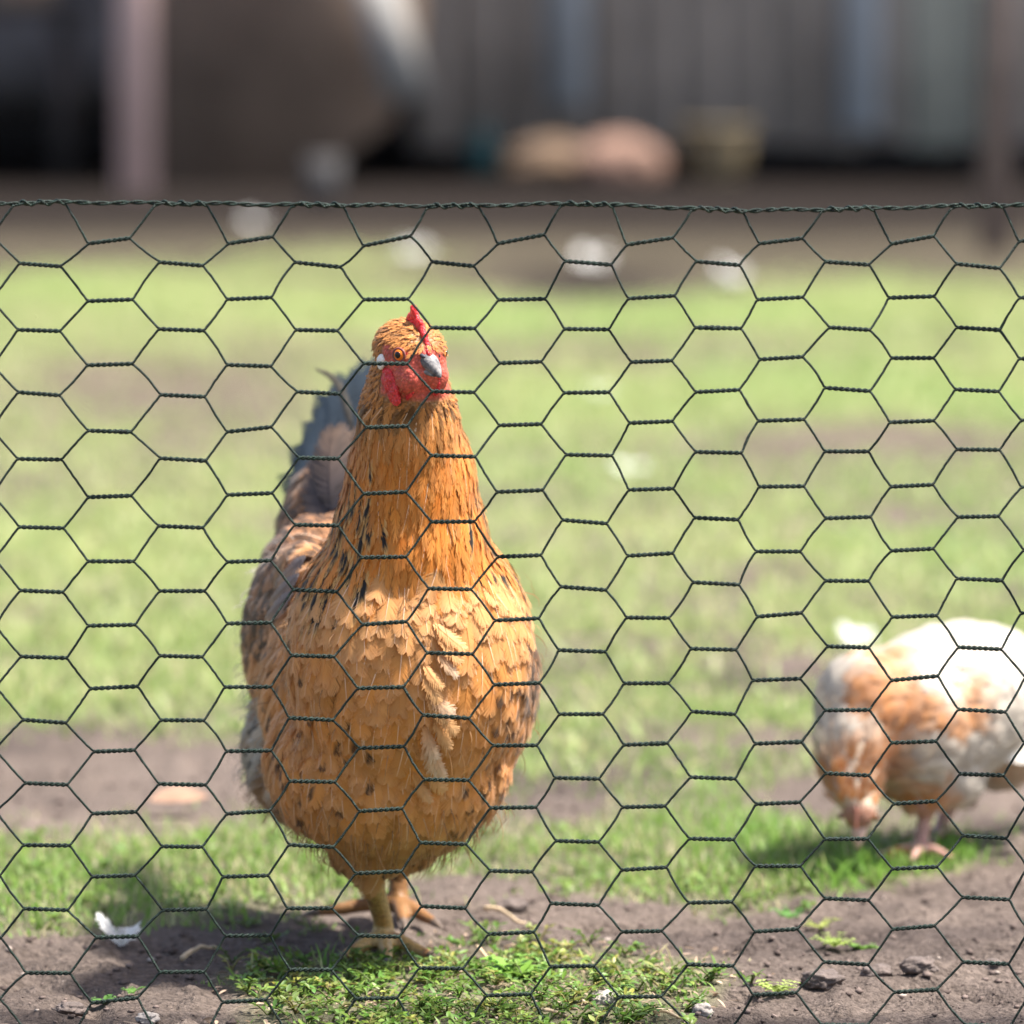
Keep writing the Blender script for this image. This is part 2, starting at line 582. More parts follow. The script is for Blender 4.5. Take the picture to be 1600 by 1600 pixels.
# distinct weeds one can point to
def weed(px, py, label, n, h, spread, size, col, wide=.42, seed=0, name='weed_seedling'):
    rng = np.random.default_rng(seed)
    p = gnd(px, py)
    p[2] = float(ground_z(p[0], p[1]))
    root = empty(name, p)
    tag(root, label, 'weed', 'small weeds on the bare soil')
    for k in range(n):
        a = 2 * np.pi * k / n + rng.uniform(-.3, .3)
        ld = nrmz(np.array([math.cos(a), math.sin(a) * .9, rng.uniform(.35, 1.0)]))
        c = np.array(col) * rng.uniform(.8, 1.25)
        V, F = leaf_vf(p + np.array([0, 0, .001]), ld, nrmz(np.array([-ld[0] * .5, -ld[1] * .5, 1])), size * rng.uniform(.7, 1.15), size * wide, .35, .35)
        # toothed sides: small side lobes
        parts = [(V, F, c)]
        for q in range(4):
            t = .35 + .17 * q
            for s in (-1, 1):
                la = a + s * .9
                sd = nrmz(np.array([math.cos(la), math.sin(la), .35]))
                v2, f2 = leaf_vf(p + ld * size * t * .8, sd, np.array([0, 0, 1.]), size * .28, size * .12, .2, .3)
                parts.append((v2, f2, c * 1.05))
        V, F, C = join(parts)
        link('leaf', np_mesh('leaf', V, [np.concatenate(F)], C), M_leaf, root)
weed(1283, 1452, 'pale feathery weed seedling on the bare soil, highest of the right-hand ones', 5, .01, .012, .017, (.30, .34, .09), .30, 1)
weed(1303, 1484, 'feathery weed seedling with pale spread leaves below the highest seedling', 6, .01, .012, .020, (.26, .34, .08), .30, 2)
weed(1347, 1482, 'small rounded green weed sprout right of the two feathery seedlings', 7, .012, .012, .014, (.12, .22, .04), .45, 3)
weed(1214, 1552, 'feathery weed seedling on bare soil near the bottom edge', 6, .01, .012, .021, (.28, .35, .09), .30, 4)
weed(1232, 1430, 'dark green weed sprout at the edge of the grass above the seedlings', 6, .01, .012, .017, (.09, .21, .04), .36, 5)
weed(805, 1530, 'broad-leaved light green weed in the front strip below the hen', 6, .02, .02, .030, (.17, .31, .05), .62, 6, 'broadleaf_weed')
weed(163, 1560, 'tiny green weed sprout on the dark soil in the left corner', 5, .01, .01, .012, (.10, .22, .04), .5, 7)
weed(208, 1556, 'tiny green weed sprout right of the left-corner sprout', 4, .01, .01, .011, (.11, .22, .04), .5, 8)

# ------------------------------------------------------------------ pebbles, clods, straw, loose feathers on the ground
M_clod = mat('clod', (.115, .09, .08), rough=.95, var=.4, var_scale=160, bump=.002, bump_scale=300)
M_stone = mat('pebble_stone', (.33, .29, .26), rough=.8, var=.3, var_scale=80, bump=.001, bump_scale=300)
M_straw = mat('straw', (.55, .42, .27), rough=.6, var=.3, var_scale=90, transl=.15)

def lump(name, px, py, r, flat, m, label, cat, group, seed):
    p = gnd(px, py)
    p[2] = float(ground_z(p[0], p[1])) + r * flat * .35
    bm = bmesh.new()
    bmesh.ops.create_icosphere(bm, subdivisions=4, radius=r)
    for v in bm.verts:
        q = v.co / r
        d = 1 + .35 * mnoise.noise(q * 1.6 + Vector((seed, 0, 0))) + .22 * mnoise.noise(q * 4.0 + Vector((0, seed, 0))) + .12 * mnoise.noise(q * 9.0 + Vector((0, 0, seed)))
        v.co = Vector((v.co.x * d * 1.15, v.co.y * d, v.co.z * d * flat))
    me = bpy.data.meshes.new(name)
    bm.to_mesh(me)
    bm.free()
    o = link(name, me, m)
    o.location = p
    o.rotation_euler = (0, 0, seed)
    return tag(o, label, cat, group)
lump('pebble', 232, 1551 + 40, .007, .6, M_stone, 'pale pebble at the bottom left on the dark soil', 'pebble', 'stones on the soil', 1.3)
lump('pebble', 1098, 1582, .0065, .8, M_stone, 'rough greenish pebble at the bottom edge right of centre', 'pebble', 'stones on the soil', 2.2)
lump('pebble', 945, 1565, .009, .6, M_stone, 'flat pebble at the end of the front weed strip', 'pebble', 'stones on the soil', 5.2)
lump('soil_clod', 1285, 1540, .013, .55, M_clod, 'dark soil clod right of the bottom seedling', 'soil clod', 'soil clods', 3.1)
lump('soil_clod', 1370, 1522, .010, .5, M_clod, 'dark soil clod on the grey soil beneath the rounded sprout', 'soil clod', 'soil clods', 4.1)
lump('soil_clod', 1436, 1523, .011, .55, M_clod, 'dark soil clod, rightmost of the row on grey soil', 'soil clod', 'soil clods', 6.4)
lump('soil_clod', 1550, 1512, .008, .6, M_clod, 'small dark clod near the right edge of the picture', 'soil clod', 'soil clods', 7.4)
lump('soil_clod', 110, 1568, .010, .45, M_clod, 'dark soil clod in the left corner', 'soil clod', 'soil clods', 8.8)
lump('soil_clod', 800, 1418, .010, .6, M_clod, 'dark clod on bare soil right of the hen legs', 'soil clod', 'soil clods', 9.9)

def straw(pa, pb, w, label, seed):
    a, b = gnd(*pa), gnd(*pb)
    t = np.linspace(0, 1, 9)
    P = a + (b - a) * t[:, None]
    P[:, 2] = ground_z(P[:, 0], P[:, 1]) + .0035 + .004 * np.sin(t * 3.1 + seed)
    V, F = tube(P, w * (1 - .5 * t), 6)
    V[:, 2] = V[:, 2]
    o = link('straw', np_mesh('straw', V, F), M_straw)
    tag(o, label, 'straw', 'straw stalks on the soil')
straw((285, 1502), (340, 1476), .0022, 'tan straw stalk lying below the left grass patch', .4)
straw((757, 1428), (822, 1433), .0020, 'pale straw stalk on the soil right of the hen legs', 1.2)
straw((745, 1487), (778, 1500), .0016, 'short straw stalk lying behind the broad-leaved weed', 2.0)
straw((770, 1508), (806, 1496), .0016, 'thin straw stalk leaning over the weeds, right of centre', 2.6)
straw((1022, 1593), (1062, 1590), .0018, 'orange straw piece at the bottom edge on the right soil', .9)
straw((850, 1594), (900, 1585), .0014, 'pale straw stalk at the bottom edge below the broad-leaved weed', 1.7)

# ------------------------------------------------------------------ feathers: every barb is a small blade
def feather_geo(P, N, W, K, rng, colfn, sweep=1.0, fray=.12, camber=.18, prof='body', rachis=.00022, rcol=None, split=.25):
    """P,N (n,S,3): rachis points and surface normals; W (n): full width; returns V, F, C"""
    n, S, _ = P.shape
    W = np.asarray(W, float)
    L = np.linalg.norm(np.diff(P, axis=1), axis=-1).sum(1)
    K2 = 2 * K
    u0 = np.tile(np.linspace(.04, .97, K), 2)[None] + rng.uniform(-.4, .4, (n, K2)) / K * .5
    side = np.repeat([-1., 1.], K)[None]
    uc = np.clip(u0, 0, 1)
    if prof == 'body':
        pr = np.clip(uc / .28, 0, 1) ** .6 * (1 - .88 * np.clip((uc - .5) / .5, 0, 1) ** 2.0)
        ang = 1.2 - .72 * uc
    elif prof == 'hackle':
        pr = np.clip(uc / .2, 0, 1) ** .6 * (1 - .75 * np.clip((uc - .35) / .65, 0, 1) ** 1.3)
        ang = .75 - .45 * uc
    else:  # quill
        pr = np.clip(uc / .12, 0, 1) ** .5 * (1 - .45 * np.clip((uc - .8) / .2, 0, 1) ** 1.5)
        ang = .85 - .35 * uc
    w = W[:, None] / 2 * pr * (1 + rng.uniform(-fray, fray, (n, K2)))
    # a few splits in the vane: groups of barbs swing together
    grp = vnoise(np.stack([u0 * 7 + np.arange(n)[:, None] * 3.7, side * 5 + 0 * u0], -1), 1.0, 1, 3)
    ang = ang + split * grp
    adv = w / np.tan(np.clip(ang, .18, 1.4)) * sweep
    zj = rng.normal(0, .00025, (n, K2))
    st = np.array([0, .5, 1.0])
    wd = np.array([.62, .66, .40])                     # half width along the shaft, in units of L/K
    Vs = np.zeros((n, K2, 3, 2, 3))
    UV = np.zeros((n, K2, 3, 2, 2))
    for a in range(3):
        s = st[a]
        for b in (0, 1):
            uu = u0 + adv * s ** 1.25 / L[:, None] + (2 * b - 1) * wd[a] / K
            lat = side * w * s
            q = np.clip(uu, 0, None) * (S - 1)
            i = np.clip(np.floor(q).astype(int), 0, S - 2)
            f = (q - i)[..., None]
            I = np.arange(n)[:, None]
            C0, C1 = P[I, i], P[I, i + 1]
            c = C0 * (1 - f) + C1 * f
            T = nrmz(C1 - C0)
            nn = nrmz(N[I, i] * (1 - np.clip(f, 0, 1)) + N[I, i + 1] * np.clip(f, 0, 1))
            B = nrmz(np.cross(nn, T))
            Vs[:, :, a, b] = c + B * lat[..., None] + nn * (-camber * lat ** 2 / W[:, None] * 2 + zj * s)[..., None]
            UV[:, :, a, b, 0] = uu
            UV[:, :, a, b, 1] = lat / (W[:, None] / 2)
    V = Vs.reshape(-1, 3)
    o = (np.arange(n * K2) * 6)[:, None]
    F = np.concatenate([np.concatenate([o, o + 1, o + 3, o + 2], 1), np.concatenate([o + 2, o + 3, o + 5, o + 4], 1)])
    fi = np.repeat(np.arange(n), K2 * 6)
    C = colfn(fi, UV[..., 0].reshape(-1), UV[..., 1].reshape(-1))
    # shaft
    if rachis:
        T = nrmz(np.gradient(P, axis=1))
        B = nrmz(np.cross(N, T))
        taper = np.linspace(1, .25, S)[None, :, None]
        wr = rachis * taper
        top = P + N * .0005
        R = np.stack([top - B * wr, top + B * wr], 2).reshape(-1, 3)
        o2 = (np.arange(n) * S * 2)[:, None] + np.arange(S - 1)[None] * 2
        o2 = o2.reshape(-1, 1) + len(V)
        F2 = np.concatenate([o2, o2 + 1, o2 + 3, o2 + 2], 1)
        fr = np.repeat(np.arange(n), S * 2)
        ur = np.tile(np.repeat(np.linspace(0, 1, S), 2), n)
        Cr = rcol(fr, ur) if rcol else colfn(fr, ur, np.zeros(len(ur)))
        V = np.concatenate([V, R])
        F = np.concatenate([F, F2])
        C = np.concatenate([C, Cr])
    return V, F, C

def tri_sample(me, n, rng):
    me.calc_loop_triangles()
    t = np.empty(len(me.loop_triangles) * 3, dtype=np.int32)
    me.loop_triangles.foreach_get('vertices', t)
    t = t.reshape(-1, 3)
    v = np.empty(len(me.vertices) * 3, dtype=np.float32)
    me.vertices.foreach_get('co', v)
    v = v.reshape(-1, 3).astype(float)
    A, B, C = v[t[:, 0]], v[t[:, 1]], v[t[:, 2]]
    cr = np.cross(B - A, C - A)
    ar = np.linalg.norm(cr, axis=1)
    k = rng.choice(len(t), n, p=ar / ar.sum())
    r1, r2 = np.sqrt(rng.random(n)), rng.random(n)
    p = (1 - r1)[:, None] * A[k] + (r1 * (1 - r2))[:, None] * B[k] + (r1 * r2)[:, None] * C[k]
    return p, nrmz(cr[k])

def thin(P, r):
    """greedy spacing: keep points at least r (array) apart"""
    cell = float(np.max(r))
    grid = {}
    keep = []
    for i in range(len(P)):
        p = P[i]
        key = (int(p[0] // cell), int(p[1] // cell), int(p[2] // cell))
        ok = True
        for dx in (-1, 0, 1):
            for dy in (-1, 0, 1):
                for dz in (-1, 0, 1):
                    for j in grid.get((key[0] + dx, key[1] + dy, key[2] + dz), ()):
                        d = P[j] - p
                        if d[0] * d[0] + d[1] * d[1] + d[2] * d[2] < r[i] * r[i]:
                            ok = False
                            break
                    if not ok: break
                if not ok: break
            if not ok: break
        if ok:
            grid.setdefault(key, []).append(i)
            keep.append(i)
    return np.array(keep, dtype=int)

def march(bvh, p, n, flow, L, lift, S=5, h0=.0008, jit=0., rng=None):
    """lay rachis curves over the skin along the flow; returns P, N (n,S,3)"""
    m = len(p)
    P = np.zeros((m, S, 3))
    N = np.zeros((m, S, 3))
    for k in range(m):
        q, nn = Vector(p[k]), Vector(n[k])
        off = rng.normal(0, jit) if jit else 0
        lf = lift[k]
        for s in range(S):
            P[k, s] = q + nn * (h0 + lf * s / (S - 1))
            N[k, s] = nn
            if s < S - 1:
                d = Vector(flow(np.array(q), np.array(nn)))
                d -= nn * d.dot(nn)
                if d.length < 1e-6:
                    d = Vector((0, 0, -1))
                d.normalize()
                if off:
                    d = d + nn.cross(d) * off
                    d.normalize()
                hit = bvh.find_nearest(q + d * (L[k] / (S - 1)))
                q2 = hit[0]
                nn = (nn * .5 + hit[1] * .5).normalized()
                # do not let the curve be pinned at folds: keep at least the step
                q = q2 if (q2 - q).length > .5 * L[k] / (S - 1) else q + d * (L[k] / (S - 1))
    return P, N

def remeshed(name, blobs, voxel, smooth_fn):
    """blobs: (center, radii, 3x3 rotation) ellipsoids fused into one continuous skin"""
    bm = bmesh.new()
    for c, r, R in blobs:
        M = Matrix.Translation(Vector(c)) @ Matrix(np.asarray(R).tolist()).to_4x4() @ Matrix.Diagonal((*r, 1))
        bmesh.ops.create_icosphere(bm, subdivisions=4 if max(r) > .02 else 2, radius=1.0, matrix=M)
    me0 = bpy.data.meshes.new(name + '_raw')
    bm.to_mesh(me0)
    bm.free()
    ob = bpy.data.objects.new(name + '_raw', me0)
    COL.objects.link(ob)
    md = ob.modifiers.new('r', 'REMESH')
    md.mode = 'VOXEL'
    md.voxel_size = voxel
    dg = bpy.context.evaluated_depsgraph_get()
    me = bpy.data.meshes.new_from_object(ob.evaluated_get(dg))
    bpy.data.objects.remove(ob)
    bpy.data.meshes.remove(me0)
    nv = len(me.vertices)
    v = np.empty(nv * 3, dtype=np.float32)
    me.vertices.foreach_get('co', v)
    v = v.reshape(-1, 3).astype(float)
    e = np.empty(len(me.edges) * 2, dtype=np.int32)
    me.edges.foreach_get('vertices', e)
    e = e.reshape(-1, 2)
    deg = np.bincount(e.ravel(), minlength=nv)[:, None]
    wt = smooth_fn(v)
    for it in range(int(wt.max())):
        s = np.zeros_like(v)
        for a in range(3):
            s[:, a] = np.bincount(e[:, 0], v[e[:, 1], a], nv) + np.bincount(e[:, 1], v[e[:, 0], a], nv)
        on = (wt > it)[:, None] * .6
        v = v + on * (s / deg - v)
    me.vertices.foreach_set('co', v.astype(np.float32).ravel())
    me.update()
    me.name = name
    return me, v

def axes(F):
    F = nrmz(np.array(F, float))
    Lt = nrmz(np.cross(F, [0, 0, 1]))          # bird's right-hand side for forward F
    U = np.cross(Lt, F)
    return np.stack([Lt, F, U], 1)             # columns: lateral, forward, up

def chain(pts, radii, n=10):
    """spheres along a polyline -> limb for the remesher"""
    out = []
    pts = [np.asarray(p, float) for p in pts]
    for k in range(len(pts) - 1):
        for t in np.linspace(0, 1, n, endpoint=False):
            r = radii[k] * (1 - t) + radii[k + 1] * t
            out.append((pts[k] * (1 - t) + pts[k + 1] * t, (r, r, r), np.eye(3)))
    r = radii[-1]
    out.append((pts[-1], (r, r, r), np.eye(3)))
    return out

def set_colors(me, col):
    ca = me.color_attributes.new('Col', 'FLOAT_COLOR', 'POINT')
    c4 = np.ones((len(me.vertices), 4), dtype=np.float32)
    c4[:, :3] = col
    ca.data.foreach_set('color', c4.ravel())

M_skin = mat('bird_skin', attr='Col', rough=.5, spec=.35, voro=.0007, voro_scale=420, sss=.15)
M_feather = mat('feather', attr='Col', rough=.55, spec=.25, transl=.22, sheen=.15)
M_down = mat('down', attr='Col', rough=.7, spec=.15, transl=.4)
M_quill = mat('dark_quill', attr='Col', rough=.55, spec=.3, transl=.04)
M_comb = mat('comb_skin', (.82, .055, .060), rough=.42, spec=.4, voro=.0010, voro_scale=520, sss=.35, var=.25, var_scale=160, transl=.12)
M_beak = mat('beak_horn', (.07, .072, .085), rough=.55, spec=.35, color2=(.24, .22, .21), var=.35, var_scale=170, bump=.0005, bump_scale=300)
M_nostril = mat('nostril', (.05, .05, .065), rough=.6)
M_iris = mat('iris', (.78, .17, .012), rough=.25, spec=.4, var=.3, var_scale=700)
M_pupil = mat('pupil', (.006, .005, .005), rough=.08, spec=.4)
M_lid = mat('eyelid', (.20, .055, .045), rough=.55, bump=.0004, bump_scale=900)
M_lobe = mat('ear_lobe', (.78, .72, .66), rough=.6, bump=.0006, bump_scale=500, sss=.2)
M_claw = mat('claw', (.13, .095, .07), rough=.4, var=.3, var_scale=200)

# ------------------------------------------------------------------ the hen
HF = (.30, -.954, 0)                               # direction the body faces
HB = axes(HF)
HL, HFv = HB[:, 0], HB[:, 1]
FOOT = gnd(600, 1486)
hen = empty('hen', (FOOT[0], FOOT[1], 0))
tag(hen, 'orange buff hen with red comb standing upright behind the wire netting', 'hen')
hd = nrmz(np.array([math.sin(rad(29)) * math.cos(rad(12)), -math.cos(rad(29)) * math.cos(rad(12)), -math.sin(rad(12))]))
HX = axes(hd)
hl, hu = HX[:, 0], HX[:, 2]                        # hl: the hen's right side
H0 = at(643, 556, 3.885)

def hp(f, l, u):
    return H0 + hd * f + hl * l + hu * u

def rotx(B, a):
    """pitch the frame nose-up by a"""
    c, s = math.cos(a), math.sin(a)
    F = B[:, 1] * c + B[:, 2] * s
    U = -B[:, 1] * s + B[:, 2] * c
    return np.stack([B[:, 0], F, U], 1)

blobs = [
    (at(622, 1075, 4.03), (.090, .140, .096), rotx(HB, rad(18))),
    (at(640, 1020, 3.95), (.083, .076, .100), HB),
    (at(606, 1190, 3.99), (.083, .085, .066), HB),
    (at(640, 860, 3.935), (.052, .056, .075), HB),
    (at(642, 760, 3.925), (.043, .047, .062), HB),
    (at(638, 672, 3.91), (.034, .038, .052), HB),
    (at(637, 615, 3.90), (.027, .031, .035), HB),
    (H0 + hu * .001, (.0225, .027, .022), HX),
    (hp(-.006, 0, .004), (.023, .024, .019), HX),
    (hp(.014, .010, -.010), (.010, .015, .013), HX),
    (hp(.014, -.010, -.010), (.010, .015, .013), HX),
    (hp(.018, 0, -.006), (.0090, .0105, .0105), HX),
    (at(545, 1000, 4.16), (.072, .090, .088), HB),
    (at(518, 862, 4.23), (.036, .060, .068), rotx(HB, rad(-15))),
    (at(578, 1285, 3.985), (.032, .036, .040), HB),
    (at(625, 1285, 4.07), (.030, .036, .038), HB),
    (at(464, 1000, 4.075), (.022, .110, .068), rotx(HB, rad(12))),
    (at(478, 1170, 4.17), (.042, .06, .055), HB),
    (at(500, 925, 4.15), (.040, .068, .052), HB),
]
# legs and toes
f1 = gnd(599, 1488)
f2 = gnd(622, 1432)
blobs += chain([at(577, 1335, 3.985), at(580, 1372, 3.975), f1 + [0, 0.0, .022], f1 + [0, 0, .010]], [.014, .0086, .0074, .0088], 14)
blobs += chain([at(627, 1325, 4.10), f2 + [.002, .01, .060], f2 + [0, 0, .020], f2 + [0, 0, .010]], [.013, .0086, .0076, .0090], 14)

def toe(base, d, L, lift=.010):
    d = nrmz(np.array([d[0], d[1], 0]))
    p = [base + [0, 0, .009], base + d * L * .35 + [0, 0, lift], base + d * L * .7 + [0, 0, .0065], base + d * L + [0, 0, .0045]]
    return p, chain(p, [.0070, .0062, .0052, .0038], 8)
toe_tips = []
for base, dirs in ((f1, ((-.55, -.83, .048), (.08, -1, .056), (.66, -.75, .050), (-.25, 1, .022))),
                   (f2, ((-1, -.12, .058), (.10, -1, .052), (.45, -.9, .060), (.1, 1, .022)))):
    for dx, dy, L in dirs:
        p, c = toe(base, (dx, dy), L)
        blobs += c
        toe_tips.append((p[-1], nrmz(np.array([dx, dy, -.12]))))

zneck = at(620, 640, 3.9)[2]
def hen_smooth(v):
    w = np.full(len(v), 26)
    w[v[:, 2] > zneck] = 6
    w[v[:, 2] < .075] = 3
    return w
hen_me, hv = remeshed('body', blobs, .0021, hen_smooth)

def zpy(py, Y=3.93):
    return at(640, py, Y)[2]

# skin colours: base of the plumage, bare red face, yellow scaly legs
def head_local(p):
    q = p - H0
    return q @ hd, q @ hl, q @ hu
fa, la, ua = head_local(hv)
Z = hv[:, 2]
body_c = np.array([.33, .16, .06])
hc = np.tile(body_c, (len(hv), 1))
def face_mask(f, l, u):
    side = np.abs(l)
    top = .0105 - .2 * np.clip(f - .012, 0, .03)
    m = sstep(-.003, .003, f) * sstep(top + .002, top - .002, u) * sstep(-.027, -.023, u)
    m = np.maximum(m, sstep(.021, .024, f) * sstep(.016, .013, u) * sstep(-.027, -.022, u))
    return m
fm = face_mask(fa, la, ua)[:, None] * (Z > zpy(650))[:, None]
nz = vnoise(hv, 260, 3, 4)[:, None]
red = np.array([.60, .105, .070]) * (1 + .45 * nz)
hc = hc * (1 - fm) + red * fm
lm = sstep(.078, .066, Z)[:, None]
leg_mottle = sstep(.2, .6, vnoise(hv, 90, 2, 7))[:, None]  # random darker mottling of the leg skin
legc = np.array([.50, .32, .12]) * (1 - leg_mottle) + np.array([.34, .17, .08]) * leg_mottle
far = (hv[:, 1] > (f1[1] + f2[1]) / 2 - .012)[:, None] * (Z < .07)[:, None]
legc = np.where(far, legc * np.array([.48, .36, .32]), legc)  # far leg's shadow painted in as darker, redder skin
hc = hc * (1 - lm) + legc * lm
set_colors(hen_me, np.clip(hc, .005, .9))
body = link('body', hen_me, M_skin, hen)
bvh = BVHTree.FromPolygons([Vector(c) for c in hv], [tuple(p.vertices) for p in hen_me.polygons])

HC = at(615, 1080, 4.0)
def hen_flow(p, n):
    f = (p - HC) @ HFv
    l = (p - HC) @ HL
    if p[2] > zpy(645):
        return -hd * .75 - np.array([0, 0, .75])
    bw = .12 + 1.5 * float(sstep(.05, -.08, f)) * float(sstep(zpy(760), zpy(900), p[2]))
    low = float(sstep(zpy(1230), zpy(1330), p[2]))
    return np.array([0, 0, -1.0]) - HFv * (bw + .3 * low) + HL * l * (1.4 - 3.0 * low)

def build_plumage():
    rng = np.random.default_rng(21)
    p, n = tri_sample(hen_me, 110000, rng)
    z = p[:, 2]
    f, l, u = head_local(p)
    bf = (p - HC) @ HFv
    bl = (p - HC) @ HL
    head = z > zpy(622)
    face = (face_mask(f, l, u) > .3) & (z > zpy(655))
    ok = ~face & (z > .078)
    ok &= ~((z < .092) & (np.minimum(np.hypot(p[:, 0] - f1[0], p[:, 1] - f1[1]), np.hypot(p[:, 0] - f2[0], p[:, 1] - f2[1])) < .013))
    p, n, z, bf, bl, head = p[ok], n[ok], z[ok], bf[ok], bl[ok], head[ok]
    t = np.clip((zpy(600) - z) / (zpy(840) - zpy(600)) * -1 * -1, 0, 1)      # 0 at the head .. 1 at the base of the hackle
    t = np.clip((zpy(600) - z) / (zpy(600) - zpy(840)), 0, 1)
    neck = (~head) & (z > zpy(838) - .02 * np.clip(np.abs(bl) / .05, 0, 1.5)) & (bf > -.10)
    rest = ~head & ~neck
    sp = np.where(head, .0020, np.where(neck, .0030 + .0024 * t, .0076))
    keep = thin(p, sp)
    p, n, z, bf, bl, head, neck, rest, t = (a[keep] for a in (p, n, z, bf, bl, head, neck, rest, t))
    out = []
    orange, deep, tan, pale, brown = (np.array(c) for c in ((.68, .250, .040), (.58, .180, .022), (.67, .305, .095), (.80, .57, .35), (.30, .125, .045)))
    black = np.array([.016, .013, .012])
    # ---- head: tiny scale-like feathers
    i = np.where(head)[0]
    L = rng.uniform(.005, .0085, len(i))
    P, N = march(bvh, p[i], n[i], hen_flow, L, rng.uniform(.0005, .0014, len(i)), 3, .0003, .25, rng)
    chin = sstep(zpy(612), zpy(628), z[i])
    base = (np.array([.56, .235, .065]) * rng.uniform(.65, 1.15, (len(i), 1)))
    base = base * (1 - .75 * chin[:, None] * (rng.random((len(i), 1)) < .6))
    out.append(feather_geo(P, N, rng.uniform(.0022, .0034, len(i)), 4, rng, lambda fi, u, v: base[fi] * (.75 + .4 * np.clip(u, 0, 1))[:, None], 1, .25, .1, 'hackle', 0))
    # ---- hackle
    i = np.where(neck)[0]
    tt = t[i]
    L = (.011 + .034 * tt) * rng.uniform(.85, 1.2, len(i))
    P, N = march(bvh, p[i], n[i], hen_flow, L, rng.uniform(.0009, .0028, len(i)) * (.5 + .8 * tt), 6, .0006, .13, rng)
    m = rng.random((len(i), 1))
    upper = (1 - sstep(.1, .5, tt))[:, None]
    base2 = (orange * m + deep * (1 - m)) * rng.uniform(.8, 1.18, (len(i), 1))
    base2 = base2 * (1 - .6 * upper) + np.array([.60, .30, .10]) * rng.uniform(.7, 1.1, (len(i), 1)) * .6 * upper
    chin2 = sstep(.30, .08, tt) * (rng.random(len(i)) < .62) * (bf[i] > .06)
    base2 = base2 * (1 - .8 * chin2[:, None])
    latn = np.abs(bl[i] - .01)
    stripe = (rng.random(len(i)) < np.clip(sstep(.026, .044, latn) * sstep(.32, .55, tt) * .62 + .012 * sstep(.4, .7, tt), 0, 1))
    edge = np.where(stripe[:, None], np.array([.66, .36, .12]), base2)
    tipc = base2 * .7 + np.array([.62, .33, .11]) * .3
    def c2(fi, u, v):
        uu = np.clip(u, 0, 1)
        c = base2[fi] * (1 - sstep(.5, 1, uu))[:, None] + tipc[fi] * sstep(.5, 1, uu)[:, None]
        s = stripe[fi]
        k = (s & (np.abs(v) < .42) & (uu > .18) & (uu < .93))
        c = np.where(s[:, None], edge[fi], c)
        return np.where(k[:, None], black, c)
    r2 = lambda fi, u: np.where(stripe[fi][:, None], black * 1.5, np.where((fi % 7 == 0)[:, None], np.array([.85, .62, .42]), base2[fi] * 1.15))
    out.append(feather_geo(P, N, (.0045 + .0045 * tt) * rng.uniform(.85, 1.15, len(i)), 12, rng, c2, 1, .15, .12, 'hackle', .00022, r2, .15))
    # ---- breast, belly, flanks, back
    i = np.where(rest)[0]
    zi, fi_, li = z[i], bf[i], bl[i]
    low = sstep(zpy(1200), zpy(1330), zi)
    back = sstep(.02, -.09, fi_)
    leftside = sstep(-.045, -.085, li)
    L = (.027 + .004 * low + .006 * back) * rng.uniform(.85, 1.2, len(i))
    Wd = (.0150 - .0015 * low) * rng.uniform(.85, 1.15, len(i))
    P, N = march(bvh, p[i], n[i], hen_flow, L, rng.uniform(.0020, .0048, len(i)), 5, .0008, .15, rng)
    m = rng.random((len(i), 1))
    base3 = (tan * m + orange * (1 - m) * np.array([.98, 1.08, 1.4])) * rng.uniform(.82, 1.12, (len(i), 1))
    upc = sstep(zpy(1010), zpy(900), zi)[:, None]
    base3 = base3 * (1 - .5 * upc) + np.array([.72, .39, .16]) * .5 * upc
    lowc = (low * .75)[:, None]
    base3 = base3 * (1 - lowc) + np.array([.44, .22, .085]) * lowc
    topback = np.maximum(back * sstep(zpy(1100), zpy(960), zi), sstep(-.058, -.078, li) * sstep(zpy(1110), zpy(1040), zi))[:, None]
    mott = np.array([.38, .185, .085]) * rng.uniform(.5, 1.25, (len(i), 1))
    base3 = base3 * (1 - topback) + mott * topback
    rearlow = (sstep(-.04, -.13, fi_) * sstep(zpy(1080), zpy(1150), zi) * sstep(zpy(1330), zpy(1250), zi))[:, None]
    base3 = base3 * (1 - rearlow) + np.where(rng.random((len(i), 1)) < .45, np.array([.36, .21, .11]), np.array([.62, .53, .42])) * rearlow * rng.uniform(.55, 1.2, (len(i), 1))
    fleck_p = .05 + .72 * sstep(.0, -.06, li) * sstep(zpy(960), zpy(1050), zi) + .30 * sstep(.04, .085, li) * sstep(zpy(980), zpy(1040), zi) + .5 * topback[:, 0] + .5 * rearlow[:, 0]
    fleck_p = fleck_p * (1 - .7 * sstep(zpy(960), zpy(880), zi) * (1 - topback[:, 0]))
    fleck = rng.random(len(i)) < fleck_p
    fside = rng.choice([-1, 1], len(i))
    fpos = rng.uniform(.75, 1.10, len(i))
    fmag = rng.uniform(.6, 1.0, len(i))
    seed = rng.uniform(0, 50, len(i))
    tip3 = base3 * .62 + pale * .38 * rng.uniform(.8, 1.1, (len(i), 1))
    tip3 = np.where(topback > .4, base3 * rng.uniform(.6, 1.6, (len(i), 1)), tip3)
    def c3(fi, u, v):
        uu = np.clip(u, 0, 1.4)
        a = (sstep(.75, 1.25, uu) * .8)[:, None]
        c = base3[fi] * (1 - a) + tip3[fi] * a
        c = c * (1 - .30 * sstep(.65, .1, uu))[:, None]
        nn = vnoise(np.stack([u * 9 + seed[fi], v * 2.3 + seed[fi] * 1.7], -1), 1.0, 2, 2)
        k = fleck[fi] * np.exp(-((uu - fpos[fi]) / .16) ** 2) * (v * fside[fi] > .10) * (np.abs(v) < .97)
        k = np.clip((k * fmag[fi] * 1.3 + .34 * nn - .30) * 5, 0, 1)[:, None] * fleck[fi][:, None]
        # barred feathers of back and wing
        tb = topback[fi, 0]
